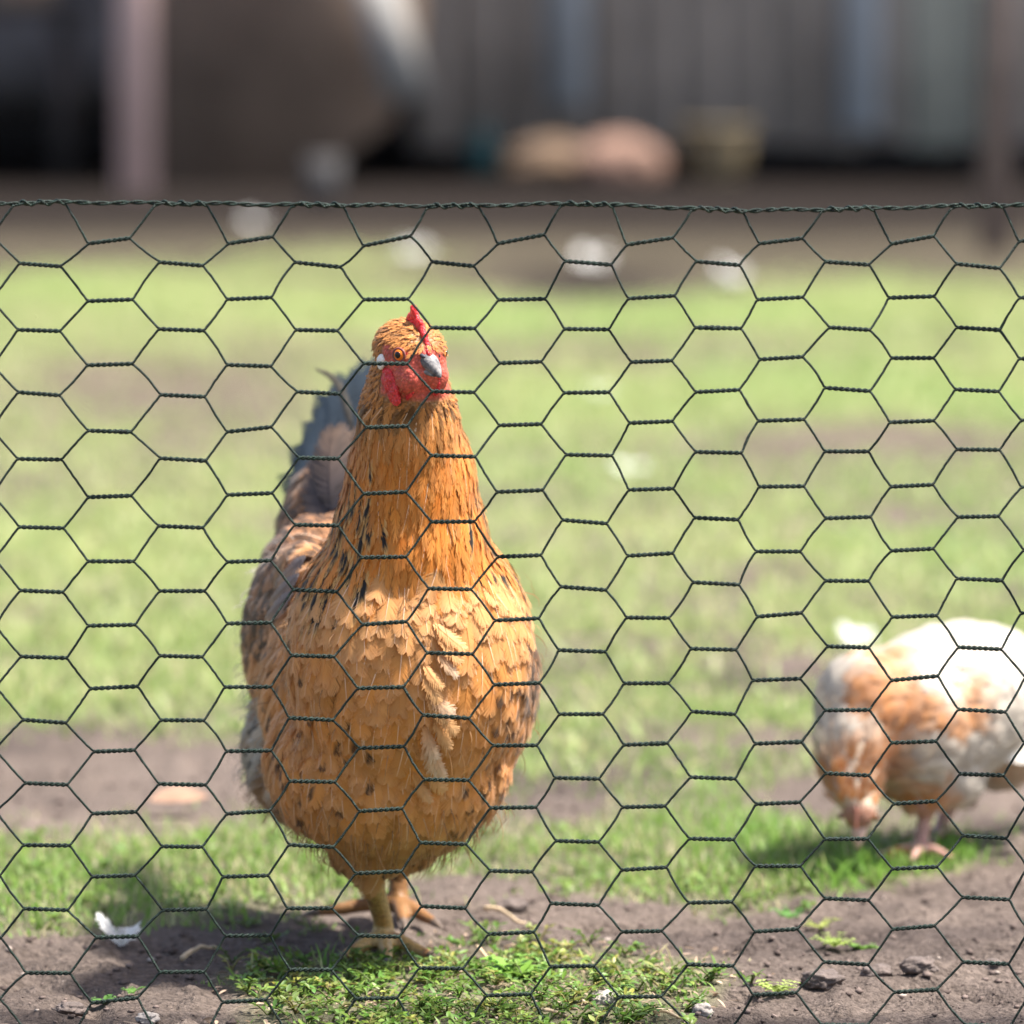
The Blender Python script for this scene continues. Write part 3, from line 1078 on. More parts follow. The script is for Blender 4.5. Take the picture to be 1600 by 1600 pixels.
        bar = np.clip((np.sin(uu * 8 + seed[fi] + nn * 3) + .05) * 4, 0, 1) * (tb > .35)
        k = np.maximum(k, bar[:, None] * .9)
        return c * (1 - k * .92) + np.array([.035, .022, .015]) * k * .92
    shaftp = rng.random(len(i)) < np.clip(.62 - .5 * back - .45 * low, .06, 1)
    rc = lambda fi, u: np.where(shaftp[fi][:, None], np.array([.90, .72, .54]) * .68 + base3[fi] * .32, base3[fi])
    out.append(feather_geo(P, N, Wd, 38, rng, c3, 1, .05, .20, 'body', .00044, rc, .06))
    V, F, C = [], [], []
    o = 0
    for v, f, c in out:
        V.append(v); F.append(f + o); C.append(c)
        o += len(v)
    me = np_mesh('plumage', np.concatenate(V), np.concatenate(F), np.clip(np.concatenate(C), .004, .9))
    ob = link('plumage', me, M_feather, hen, smooth=False)
    ob['kind'] = 'stuff'
    pf, nf = tri_sample(hen_me, 60000, rng)
    ff, lf_, uf = head_local(pf)
    kf = (face_mask(ff, lf_, uf) > .6) & (pf[:, 2] > zpy(650)) & (rng.random(len(pf)) < .5) & (np.linalg.norm(pf - hp(.0165, .0182, .0058), axis=1) > .007)
    pf, nf = pf[kf], nf[kf]
    d_ = nrmz(-hd * .7 + np.array([0, 0, -.7]) + nf * .6 + rng.normal(0, .25, pf.shape))
    sd_ = nrmz(np.cross(d_, nf)) * .00016
    Lb = rng.uniform(.0015, .0035, (len(pf), 1))
    Vb = np.stack([pf - sd_, pf + sd_, pf + d_ * Lb], 1).reshape(-1, 3)
    cb_ = np.repeat(np.array([.55, .27, .13]) * rng.uniform(.5, 1.3, (len(pf), 1)), 3, 0)
    link('face_bristles', np_mesh('face_bristles', Vb, np.arange(len(Vb)).reshape(-1, 3), cb_), M_down, hen, smooth=False)['kind'] = 'stuff'
    # ---- loose down: belly fringe, pale rear fluff, rim of the body
    pd, nd = tri_sample(hen_me, 26000, rng)
    bfd = (pd - HC) @ HFv
    bld = (pd - HC) @ HL
    zd = pd[:, 2]
    pr = .26 * sstep(zpy(1235), zpy(1300), zd) * (zd > .078) + .07 * (sstep(-.04, -.12, bfd) * sstep(zpy(1060), zpy(1130), zd) * (zd > .08)) + .012 * (zd > .07) * (zd < zpy(880))
    k = rng.random(len(pd)) < pr
    k &= ~((zd < .092) & (np.minimum(np.hypot(pd[:, 0] - f1[0], pd[:, 1] - f1[1]), np.hypot(pd[:, 0] - f2[0], pd[:, 1] - f2[1])) < .012))
    pd, nd, bfd, zd = pd[k], nd[k], bfd[k], zd[k]
    n_ = len(pd)
    L = rng.uniform(.009, .018, n_)
    fl = np.array([hen_flow(a, b) for a, b in zip(pd, nd)])
    fl = fl - nd * (fl * nd).sum(1, keepdims=True)
    fl = nrmz(nrmz(fl) + rng.normal(0, .28, (n_, 3)))
    S = 4
    Vd = np.zeros((n_, S, 2, 3))
    sd = nrmz(np.cross(fl, rng.normal(0, 1, (n_, 3))))
    for s in range(S):
        tq = s / (S - 1)
        c = pd + fl * (L * tq)[:, None] + nd * (.004 + .006 * math.sin(tq * 2.4)) + np.array([0, 0, -.004 * tq * tq])
        w = .00042 * (1 - .8 * tq)
        Vd[:, s, 0], Vd[:, s, 1] = c - sd * w, c + sd * w
    o = (np.arange(n_) * S * 2)[:, None]
    Fd = np.concatenate([np.concatenate([o + 2 * s, o + 2 * s + 1, o + 2 * s + 3, o + 2 * s + 2], 1) for s in range(S - 1)])
    rl = (sstep(-.04, -.12, bfd) * sstep(zpy(1330), zpy(1250), zd))[:, None]
    cd = np.array([.42, .24, .12]) * (1 - rl) + np.array([.66, .60, .53]) * rl
    cd = cd * rng.uniform(.6, 1.2, (n_, 1))
    link('down', np_mesh('down', Vd.reshape(-1, 3), Fd, np.repeat(cd, S * 2, 0)), M_down, hen, smooth=False)['kind'] = 'stuff'
build_plumage()

def single_feather(name, pts, normal, width, K, base, tip, parent, m, rng, prof='quill', rach=.0006, bars=0., fray=.05):
    """one feather along a list of points"""
    pts = np.asarray(pts, float)
    S = 9
    t = np.linspace(0, 1, len(pts))
    ts = np.linspace(0, 1, S)
    # smooth interpolation through the points
    co = [np.polyfit(t, pts[:, a], min(len(pts) - 1, 3)) for a in range(3)]
    P = np.stack([np.polyval(c, ts) for c in co], -1)[None]
    T = nrmz(np.gradient(P[0], axis=0))
    N = np.asarray(normal, float)[None] - T * (T @ np.asarray(normal, float))[:, None]
    N = nrmz(N)[None]
    base, tip = np.array(base), np.array(tip)
    sd = rng.uniform(0, 40)
    def cf(fi, u, v):
        uu = np.clip(u, 0, 1)[:, None]
        c = base * (1 - uu) + tip * uu
        nn = vnoise(np.stack([u * 14 + sd, v * 2], -1), 1.0, 2, 1)[:, None]
        c = c * (1 + .18 * nn)
        if bars:
            k = np.clip((vnoise(np.stack([u * 10 + sd, v * 2.2 + sd], -1), 1., 2, 3) - .0) * 5, 0, 1)[:, None] * bars
            c = c * (1 - k) + np.array([.03, .022, .018]) * k
        return np.clip(c, .004, .9)
    V, F, C = feather_geo(P, N, np.array([width]), K, rng, cf, 1, fray, .18, prof, rach, None, .12)
    return link(name, np_mesh(name, V, F, C), m, parent, smooth=False)

def hen_quills():
    rng = np.random.default_rng(8)
    # tail: dark blue-black fan, seen nearly edge-on behind the neck
    tb = at(520, 830, 4.27)
    spec = [((470, 770), (455, 735), .036), ((478, 720), (470, 690), .040), ((500, 690), (492, 655), .042), ((515, 660), (512, 615), .042),
            ((535, 640), (540, 590), .042), ((555, 630), (562, 580), .040), ((575, 640), (585, 600), .036), ((530, 690), (538, 640), .036)]
    for k, (m, tp, w) in enumerate(spec):
        Y = 4.33 + .008 * k
        base = at(520 + 4 * k, 850 - 6 * k, 4.25)
        c1, c2 = (.016, .020, .026), (.026, .036, .046)
        single_feather('tail_feather', [base, at(m[0], m[1] + 40, Y - .01), at(*m, Y + .02), at(*tp, Y + .05)], (-.55, -.75, .25), w, 70, c1, c2, hen, M_quill, rng, 'quill', .0011)
    # thin curved sickle at the top of the tail, and brown-edged coverts
    single_feather('tail_feather', [at(555, 690, 4.30), at(540, 630, 4.31), at(525, 596, 4.32), at(494, 577, 4.33)], (-.3, -.9, .2), .007, 40, (.05, .045, .04), (.14, .12, .09), hen, M_quill, rng, 'hackle', .0004, 0, .3)
    for (bx, by, mx, my, tx, ty, w) in ((520, 800, 515, 730, 522, 668, .030), (540, 800, 545, 730, 548, 675, .030), (505, 820, 497, 770, 500, 715, .028)):
        single_feather('tail_covert', [at(bx, by, 4.16), at(mx, my, 4.175), at(tx, ty, 4.20)], (-.35, -.9, .2), w, 34, (.030, .028, .034), (.10, .065, .045), hen, M_quill, rng, 'body', .0005, .6, .1)
    # folded wing on the picture's left: stacked brown flight feathers
    for k in range(8):
        y0 = 900 + 22 * k
        Yb = 4.03 + .012 * k
        a = at(448 - 3 * k, y0 - 30, Yb - .02)
        b = at(415 - 2 * k + (2 * k if k > 5 else 0), y0 + 25, Yb + .06)
        c = at(404 - (k if k < 5 else 5 - 2 * (k - 5)), y0 + 70, Yb + .13)
        single_feather('wing_feather', [a, b, c], (-.93, -.30, .15), .030, 34, np.array((.26, .12, .05)) * rng.uniform(.7, 1.1), np.array((.20, .095, .045)), hen, M_feather, rng, 'body', .0006, .55, .06)
    for k in range(3):      # blue-grey coverts at the shoulder
        a = at(478 - 10 * k, 868 + 28 * k, 4.00)
        b = at(452 - 10 * k, 892 + 28 * k, 4.01)
        c = at(430 - 8 * k, 915 + 26 * k, 4.03)
        single_feather('wing_covert', [a, b, c], (-.75, -.6, .3), .013, 24, (.22, .19, .19), (.24, .15, .09), hen, M_feather, rng, 'body', .0004, 0, .08)
    # ruffled pale tuft down the middle of the breast
    def on(px_, py_, h_):
        hit = bvh.ray_cast(Vector((0, 0, CAM_H)), Vector(ray(px_, py_)).normalized())
        return np.array(hit[0] + hit[1] * h_), np.array(hit[1])
    for k in range(14):
        q = k / 13
        ax, ay = 676 - 14 * q + rng.normal(0, 9), 975 + 215 * q + rng.normal(0, 8)
        dx, dy = 34 - 14 * q + rng.normal(0, 6), 42 + 8 * q + rng.normal(0, 6)
        pale_ = rng.random() < .25 + .5 * q
        (p0, n0), (p1, n1), (p2, n2) = on(ax, ay, .003), on(ax + dx * .5, ay + dy * .55, .0075), on(ax + dx, ay + dy, .0090)
        pl = np.array((.74, .56, .39) if pale_ else (.70, .41, .18)) * rng.uniform(.8, 1.05)
        single_feather('breast_feather', [p0, p1, p2], n1 + np.array([.35, 0, .2]), rng.uniform(.007, .011), 38, (.60, .28, .09), pl, hen, M_feather, rng, 'body', .0003, 0, .35)
hen_quills()

# ---- head parts
def loft(C, A, Bv, name, m, parent, n=14):
    """rings: centres C (k,3), half-axis vectors A (k,3), Bv (k,3)"""
    a = np.linspace(0, 2 * np.pi, n, endpoint=False)
    V = (C[:, None] + np.cos(a)[None, :, None] * A[:, None] + np.sin(a)[None, :, None] * Bv[:, None]).reshape(-1, 3)
    k = len(C)
    i = np.arange(k - 1)[:, None] * n
    j = np.arange(n)[None]
    jj = (j + 1) % n
    F = np.stack([i + j, i + jj, i + n + jj, i + n + j], -1).reshape(-1, 4)
    return link(name, np_mesh(name, V, [F, np.arange(n)[::-1][None], (k - 1) * n + np.arange(n)[None]]), m, parent)

def bird_head(parent, hp, hd, hl, hu, s=1.0, beak_m=None):
    t = np.linspace(0, 1, 12)
    C = np.array([hp(s * (.0185 + .0235 * x), 0, s * (-.0030 - .0075 * x ** 2.2)) for x in t])
    wv = s * .0092 * (1 - t ** 1.5) ** .75 + .0003
    hv_ = s * .0070 * (1 - t ** 1.8) ** .6 + .0003
    bk = loft(C, wv[:, None] * hl, hv_[:, None] * hu, 'upper_beak', beak_m or M_beak, parent)
    t2 = np.linspace(0, 1, 9)
    C = np.array([hp(s * (.0165 + .0205 * x), 0, s * (-.0108 - .0010 * x)) for x in t2])
    wv = s * .0078 * (1 - t2 ** 1.6) ** .7 + .0003
    hv_ = s * .0034 * (1 - t2 ** 2) ** .6 + .0002
    loft(C, wv[:, None] * hl, hv_[:, None] * hu, 'lower_beak', beak_m or M_beak, parent)
    return bk

def ball(name, c, r, R, m, parent, seg=20):
    bm = bmesh.new()
    bmesh.ops.create_uvsphere(bm, u_segments=seg, v_segments=seg // 2 + 2, radius=1.0)
    M = Matrix.Translation(Vector(c)) @ Matrix(np.asarray(R).tolist()).to_4x4() @ Matrix.Diagonal((*r, 1))
    bmesh.ops.transform(bm, matrix=M, verts=bm.verts)
    me = bpy.data.meshes.new(name)
    bm.to_mesh(me)
    bm.free()
    return link(name, me, m, parent)

def wrinkled(name, blobs_, m, parent, amp, sc, voxel=.0008):
    me, v = remeshed(name, blobs_, voxel, lambda q: np.full(len(q), 6))
    me.calc_loop_triangles()
    nrm = np.empty(len(v) * 3, dtype=np.float32)
    me.vertex_normals.foreach_get('vector', nrm)
    v = v + nrm.reshape(-1, 3) * (amp * vnoise(v, sc, 2, 5))[:, None]
    me.vertices.foreach_set('co', v.astype(np.float32).ravel())
    me.update()
    return link(name, me, m, parent)

bd = nrmz(np.array([math.sin(rad(46)) * math.cos(rad(20)), -math.cos(rad(46)) * math.cos(rad(20)), -math.sin(rad(20))]))
BX = axes(bd)
B0 = hp(.0050, .0050, .0085)
bp = lambda f, l, u: B0 + bd * f + BX[:, 0] * l + BX[:, 2] * u
bk = bird_head(hen, bp, bd, BX[:, 0], BX[:, 2], .82)
for s in (1, -1):
    ball('nostril', bp(.0200, s * .0070, .0012), (.0013, .0027, .0013), BX, M_nostril, bk, 12)
    # eye with lid ring and pupil
    ex = nrmz(hl * s * .86 + hd * .48 + hu * .05)
    ec = hp(.0165, .0182 if s > 0 else -.0140, .0058)
    E = np.stack([nrmz(np.cross(ex, hu)), ex, nrmz(np.cross(nrmz(np.cross(ex, hu)), ex))], 1)
    eye = ball('eye', ec, (.0041, .0030, .0042), E, M_iris, hen)
    ball('pupil', ec + ex * .0023, (.0023, .0012, .0024), E, M_pupil, eye, 14)
    a = np.linspace(0, 2 * np.pi, 25)
    ring = np.array([ec + ex * .0006 + E[:, 0] * math.cos(q) * .0045 + E[:, 2] * math.sin(q) * (.0045 if math.sin(q) < 0 else .0041) for q in a])
    V, F = tube(ring, .0009, 8, False)
    link('eyelid', np_mesh('eyelid', V, F), M_lid, eye)
    wrinkled('ear_lobe', [(hp(-.0005, s * .0222, -.0035), (.0030, .0046, .0062), HX)], M_lobe, hen, .0006, 350)
# comb: single upright serrated blade
cb = []
for q in np.linspace(0, 1, 44):
    f = -.008 + .034 * q
    basez = .020 - .016 * max(0, (q - .35) / .65) ** 1.5
    h = .0038 + .0025 * math.sin(q * 3.1)
    for (c0, w0, hh) in ((.34, .10, .0095), (.60, .075, .0050), (.80, .06, .0040), (.12, .07, .0030)):
        h += hh * math.exp(-((q - c0) / w0) ** 2)
    for z_ in np.linspace(-.003, h, 8):
        th = .0034 * (1 - .30 * max(0, z_ / max(h, 1e-4)))
        lean = .0028 * (max(z_, 0) / .012) ** 1.4
        cb.append((hp(f - .1 * z_, lean, basez + z_), (th, .0015, .0014), HX))
wrinkled('comb', cb, M_comb, hen, .0010, 260)
wr = []
for q in np.linspace(0, 1, 9):       # right wattle: broad hanging lobe and its folded front edge
    wr.append((hp(.006 + .007 * q, .0198 - .0035 * q, -.012 - .014 * q), (.0028, .0100 - .0045 * abs(q - .35), .0070 - .002 * q), HX))
    wr.append((hp(.0250 - .006 * q, .0070 + .003 * q, -.009 - .014 * q), (.0016, .0030, .0032), HX))
wrinkled('wattle', wr, M_comb, hen, .0009, 330)
wl = []
for q in np.linspace(0, 1, 7):
    wl.append((hp(.0225, -.0075 - .001 * q, -.006 - .012 * q), (.0022, .0062 - .001 * q, .0046), HX))
wrinkled('wattle', wl, M_comb, hen, .0008, 330)
for tip, d in toe_tips:
    tq = np.linspace(0, 1, 7)
    Pc = tip + d * (.014 * tq)[:, None] - np.array([0, 0, 1]) * (.0018 * tq ** 2)[:, None]
    V, F = tube(Pc, .0029 * (1 - tq ** 1.5) + .0003, 8)
    link('claw', np_mesh('claw', V, F), M_claw, hen)

# ------------------------------------------------------------------ the pale pullet pecking at the grass
M_pupil_brown = mat('brown_iris', (.16, .06, .02), rough=.2, spec=.4)
def build_pullet():
    rng = np.random.default_rng(33)
    F0 = (-.72, -.69, 0)
    B = axes(F0)
    foot = gnd(1440, 1338)
    Yc = foot[1]
    root = empty('pullet', (foot[0], foot[1], 0))
    tag(root, 'small white and orange pullet pecking the grass at the right edge', 'chicken')
    A = lambda px, py, dy=0: at(px, py, Yc + dy)
    hd2 = nrmz(np.array([-.10, -.42, -.9]))
    X2 = axes(hd2)
    bl = [
        (A(1478, 1100, .04), (.060, .088, .058), rotx(B, rad(-10))),
        (A(1520, 1075, .09), (.052, .060, .048), B),
        (A(1405, 1125, -.01), (.050, .052, .056), B),
        (A(1345, 1120, -.045), (.034, .034, .048), B),
        (A(1330, 1175, -.065), (.027, .027, .036), B),
        (A(1335, 1222, -.075), (.019, .020, .024), B),
        (A(1343, 1262, -.082), (.0140, .0190, .0140), X2),
        (A(1560, 1140, .11), (.042, .050, .044), B),
        (A(1455, 1195, .02), (.040, .045, .034), B),
        (A(1448, 1235, .0), (.018, .020, .020), B),
        (A(1490, 1225, .06), (.018, .020, .020), B),
    ]
    g1 = gnd(1440, 1338)
    g2 = gnd(1475, 1318) + np.array([0, .02, 0])
    for g, px in ((g1, 1452), (g2, 1492)):
        k = A(px, 1240, g[1] - Yc)
        bl += chain([k, (k + g) / 2 + [0, .006, .006], g + [0, 0, .014], g + [0, 0, .008]], [.010, .0068, .0058, .0062], 10)
        for dx, dy, L in ((-.9, -.45, .040), (-.25, -1, .044), (.55, -.8, .038), (.3, 1, .016)):
            d = nrmz(np.array([dx, dy, 0]))
            bl += chain([g + [0, 0, .007], g + d * L * .5 + [0, 0, .007], g + d * L + [0, 0, .004]], [.0052, .0042, .0028], 8)
    me, v = remeshed('body', bl, .0026, lambda q: np.where(q[:, 2] < .06, 2, np.where((q @ np.zeros(3)) == 0, 14, 14)))
    base = np.tile(np.array([.60, .46, .34]), (len(v), 1))
    leg = sstep(.052, .044, v[:, 2])[:, None] * (v[:, 0] > A(1385, 1200)[0])[:, None]
    base = base * (1 - leg) + np.array([.52, .30, .25]) * leg
    hc_ = A(1343, 1264, -.082)
    fq = (v - hc_) @ hd2
    fmask = (sstep(-.002, .004, fq) * (np.linalg.norm(v - hc_, axis=1) < .03))[:, None]
    base = base * (1 - fmask) + np.array([.36, .18, .12]) * fmask
    set_colors(me, base)
    link('body', me, M_skin, root)
    bv = BVHTree.FromPolygons([Vector(c) for c in v], [tuple(p.vertices) for p in me.polygons])
    neck0 = A(1345, 1120, -.045)
    def flow(p, n):
        # along the neck from the lowered head up to the shoulders, then back to the tail
        k = float(sstep(.10, .02, np.linalg.norm(p - A(1335, 1200, -.07))))
        return -B[:, 1] * (1 - k) + np.array([.25, .25, .9]) * k + np.array([0, 0, -.35]) * (1 - k)
    p, n = tri_sample(me, 26000, rng)
    ok = (p[:, 2] > .05) | (p[:, 0] < A(1385, 1200)[0])
    ok &= ~(((p - hc_) @ hd2 > .0) & (np.linalg.norm(p - hc_, axis=1) < .03))
    p, n = p[ok], n[ok]
    keep = thin(p, np.full(len(p), .0062))
    p, n = p[keep], n[keep]
    nearhead = sstep(.10, .03, np.linalg.norm(p - hc_, axis=1))
    L = (.024 - .013 * nearhead) * rng.uniform(.85, 1.2, len(p))
    P, N = march(bv, p, n, flow, L, rng.uniform(.002, .006, len(p)), 4, .0006, .2, rng)
    q = p - A(1440, 1120)
    pat = 1.25 * vnoise(p, 26, 2, 6) + .9 * np.exp(-((p[:, 0] - A(1425, 1110)[0]) / .030) ** 2 - ((p[:, 2] - A(1425, 1110)[2]) / .026) ** 2) \
        + .55 * np.exp(-((p[:, 0] - A(1330, 1240, -.07)[0]) / .02) ** 2 - ((p[:, 2] - A(1330, 1245, -.07)[2]) / .016) ** 2) + .55 * sstep(.095, .060, p[:, 2]) * (p[:, 0] < A(1500, 1200)[0])
    white, oran = np.array([.56, .50, .425]), np.array([.56, .25, .09])
    k = np.clip((pat - .16) * 2.4, 0, 1)[:, None] * .95
    c0 = (white * (1 - k) + oran * k) * rng.uniform(.88, 1.08, (len(p), 1))
    c1 = c0 * .75 + white * .25
    cf = lambda fi, u, vv: c0[fi] * (1 - sstep(.6, 1.1, u))[:, None] + c1[fi] * sstep(.6, 1.1, u)[:, None]
    V, F, C = feather_geo(P, N, L * .72, 10, rng, cf, 1, .12, .2, 'body', .0003)
    link('plumage', np_mesh('plumage', V, F, np.clip(C, 0, .88)), M_feather, root, smooth=False)['kind'] = 'stuff'
    for k in range(5):
        b0 = A(1585, 1090 + 8 * k, .14)
        single_feather('tail_feather', [b0, b0 + np.array([.035, .03, .004 * (2 - k)]), b0 + np.array([.075, .055, .008 * (2 - k) - .004])], (-.3, -.5, .8), .024, 26, (.78, .74, .68), (.82, .78, .72), root, M_feather, rng)
    for k in range(5):
        b0 = A(1470 + 6 * k, 1080 + 18 * k, -.01)
        single_feather('wing_feather', [b0, b0 + np.array([.04, .035, -.012]), b0 + np.array([.085, .07, -.022])], (-.35, -.85, .35), .022, 26, (.72, .55, .38) if k % 2 else (.8, .75, .68), (.8, .75, .68), root, M_feather, rng)
    hp2 = lambda f, l, u: hc_ + hd2 * f + X2[:, 0] * l + X2[:, 2] * u
    mb = mat('pale_beak', (.50, .34, .28), rough=.4)
    bird_head(root, hp2, hd2, X2[:, 0], X2[:, 2], .72, mb)
    for s in (1, -1):
        e = ball('eye', hp2(.007, s * .0135, .002), (.0024, .0024, .0024), X2, M_pupil_brown, root, 12)
        ball('pupil', hp2(.0075, s * .0153, .002), (.0012, .0012, .0012), X2, M_pupil, e, 10)
    cb2 = [(hp2(.004 + .014 * q, 0, .014 - .008 * q), (.0012, .0018, .0022), X2) for q in np.linspace(0, 1, 8)]
    wrinkled('comb', cb2, mat('pale_comb', (.36, .15, .11), rough=.6), root, .0005, 300)
build_pullet()

# ------------------------------------------------------------------ loose white feathers lying about the yard
def loose(px, py, size, n, label, seed, h=.4):
    rng = np.random.default_rng(seed)
    p = gnd(px, py)
    p[2] = float(ground_z(p[0], p[1])) + .004
    root = empty('loose_feather', p)
    tag(root, label, 'feather', 'white feathers lying in the yard')
    for k in range(n):
        a = rng.uniform(0, 2 * np.pi) if n > 3 else 2.3 + .5 * k
        d = np.array([math.cos(a), math.sin(a), rng.uniform(.1, h)])
        pts = [p, p + d * size * .5 + [0, 0, size * .16], p + d * size + [0, 0, size * .1]]
        single_feather('plume', pts, (.1, -.5, .85), size * .55, 22, (.84, .83, .80), (.86, .85, .83), root, M_down, rng, 'body', .0004, 0, .35)
loose(190, 1474, .017, 6, 'white downy feather lying on the soil at the lower left', 1, 1.3)
loose(1335, 1003, .021, 7, 'tuft of white down on the grass behind the pullet', 2, 1.0)
loose(985, 728, .023, 7, 'white down tuft on the turf right of the hen neck', 3)
loose(935, 612, .021, 6, 'faint white down tuft on the turf right of the hen head', 4)
loose(648, 398, .042, 9, 'white feather tuft on the far soil above the hen comb', 5, .9)
loose(925, 408, .042, 9, 'white feather tuft on the far soil, middle one of three', 6, .9)
loose(1150, 435, .042, 9, 'white feather tuft on the far soil, right one of three', 7, .9)
loose(395, 352, .035, 5, 'white feather scrap on the shaded soil at the shed', 8, .6)
# fallen tan leaf on the bare patch at the left
M_dry = mat('dry_leaf', (.34, .20, .13), rough=.6, transl=.3, var=.3, var_scale=60)
pl = gnd(272, 1262)
V, F = leaf_vf(pl + [-.02, 0, .006], nrmz(np.array([1, .25, .12])), nrmz(np.array([0, -.5, 1])), .050, .026, .3, .1)
tag(link('dry_leaf', np_mesh('dry_leaf', V, F), M_dry), 'dry orange-tan leaf on the bare soil left of the hen', 'leaf')

# ------------------------------------------------------------------ wire netting in front
FY = 3.752
M_wire = mat('green_wire', (.0045, .0125, .0085), rough=.5, spec=.28, color2=(.012, .027, .019), var=.5, var_scale=420, bump=.0012, bump_scale=1100)  # lighter specks: chipped coating, and glints put into the colour

def build_fence():
    rng = np.random.default_rng(2)
    fx0 = [62, 172, 283, 390, 496, 605, 708, 815, 917, 1018, 1121, 1220, 1325, 1425, 1527]
    lo, hi = -7, 22
    xs = {}
    for i in range(lo, hi + 1):
        xs[i] = fx0[i] if 0 <= i < 15 else (62 + 109.5 * i if i < 0 else 1527 + 102 * (i - 14))
    yo = [375, 468, 570, 671, 774, 875, 976, 1075, 1173, 1270, 1368, 1466, 1564, 1662]
    ye = [412, 516, 617, 719, 822, 924, 1026, 1125, 1224, 1323, 1421, 1519, 1616, 1714]
    drx = [62, 283, 495, 708, 917, 1121, 1325, 1527]
    drd = [13, 2, -13, -18, -20, -11, -3, 14]
    jit = {}
    def centre(i, r):
        x = xs[i]
        y = (yo if i % 2 else ye)[r]
        y -= 15 * float(sstep(200, 1500, x)) * min(1, max(0, (r - .5) / 2.5))
        x += float(np.interp(x, drx, drd)) * max(0, (y - 700) / 800)
        if (i, r) not in jit:
            jit[(i, r)] = (rng.normal(0, 1.3), rng.normal(0, 1.3), rng.normal(0, .025), rng.normal(0, .0012), rng.uniform(0, 6.28), 36 + rng.normal(0, 1.3))
        j = jit[(i, r)]
        slope = (-.18 if r == 0 and i % 2 else (.08 if r == 0 else (-.03 if i % 2 else .03))) + j[2]
        return x + j[0], y + j[1], slope, j[3], j[4], j[5]
    r0 = .00080
    NT = 34
    def seg_twist(i, r, sgn):
        x, y, sl, dy, ph, hw = centre(i, r)
        t = np.linspace(-1, 1, NT)
        turns = 3.5 if False else 4
        phi = (t + 1) / 2 * 2 * np.pi * turns
        pts = []
        for tt, f in zip(t, phi):
            p = at(x + hw * tt, y + sl * hw * tt, FY) + np.array([0, dy, 0])
            off = r0 * 1.02
            p = p + off * sgn * np.array([0, math.sin(f), math.cos(f)])
            pts.append(p)
        return pts
    def sel_y(x):
        return float(np.interp(x, [-800, 0, 100, 300, 500, 700, 900, 1000, 1150, 1300, 1500, 1600, 2400], [312, 318, 316, 318, 320, 322, 318, 322, 329, 327, 322, 321, 316]))
    def seg_top(i, k=0):
        x = xs[i]
        t = np.linspace(-1.05, 1.05, NT + 6)
        return [at(x + 39 * tt, sel_y(x + 39 * tt), FY) + .0016 * np.array([0, math.sin(9.3 * (tt + 1)), -math.cos(9.3 * (tt + 1))]) for tt in t]
    root = empty('wire_netting', (0, FY, 0))
    tag(root, 'dark green hexagonal chicken wire netting stretched across the front', 'wire fence')
    def wire(name, pts):
        P = np.array(pts)
        # fill the straight runs between twists with slightly wavy points
        out = [P[0]]
        for a in range(1, len(P)):
            d = np.linalg.norm(P[a] - P[a - 1])
            if d > .006:
                nseg = 9
                bow = rng.normal(0, .0004, 3)
                for q in range(1, nseg):
                    tq = q / nseg
                    out.append(P[a - 1] * (1 - tq) + P[a] * tq + bow * math.sin(math.pi * tq) + rng.normal(0, .00008, 3))
            out.append(P[a])
        P = np.array(out)
        R = r0 * (1 + .10 * vnoise(P, 300, 2, 4) + .55 * np.clip(vnoise(P, 55, 1, 9) - .72, 0, 1) * 3)
        V, F = tube(P, R, 6)
        link(name, np_mesh(name, V, F), M_wire, root)
    nrow = len(yo)
    # T wire: from the selvedge down to the first odd row
    pts = []
    for i in range(lo, hi + 1):
        pts += seg_twist(i, 0, 1) if i % 2 else seg_top(i)
    wire('wire', pts)
    for r in range(nrow):
        pts = []        # A wire: odd row r (upper) and even row r (lower)
        for i in range(lo, hi + 1):
            pts += seg_twist(i, r, -1) if i % 2 else seg_twist(i, r, 1)
        wire('wire', pts)
        if r + 1 < nrow:
            pts = []    # B wire: even row r (upper) and odd row r+1 (lower)
            for i in range(lo, hi + 1):
                pts += seg_twist(i, r + 1, 1) if i % 2 else seg_twist(i, r, -1)
            wire('wire', pts)
    # selvedge: two cords laid together
    x = np.linspace(xs[lo] - 30, xs[hi] + 30, 900)
    for ph in (0, math.pi):
        P = []
        for q in x:
            k = .12 * q + .8 * math.sin(q * .021) + ph
            P.append(at(q, sel_y(q) + 1.1 * math.sin(q * .05), FY) + .00085 * np.array([0, math.sin(k), math.cos(k)]))
        P = np.array(P)
        V, F = tube(P, .00078 * (1 + .2 * vnoise(P, 200, 2, 2)), 6)
        link('selvedge_wire', np_mesh('selvedge_wire', V, F), M_wire, root)
    # end stakes that hold the netting, beyond both sides of the view
    M_stake = mat('stake_wood', (.20, .14, .10), rough=.85, var=.4, var_scale=40, stretch=(1, 1, .15), bump=.002, bump_scale=120)
    for px, lab in ((xs[lo] - 45, 'wooden stake holding the left end of the netting'), (xs[hi] + 45, 'wooden stake holding the right end of the netting')):
        top = at(px, 285, FY)
        V, F = tube([[top[0], FY, -.12], [top[0], FY, .2], [top[0], FY, .5], [top[0], FY, top[2] - .01], [top[0], FY, top[2]]], [.016, .017, .0165, .016, .012], 10)
        tag(link('fence_stake', np_mesh('fence_stake', V, F), M_stake), lab, 'stake', 'netting stakes')
build_fence()

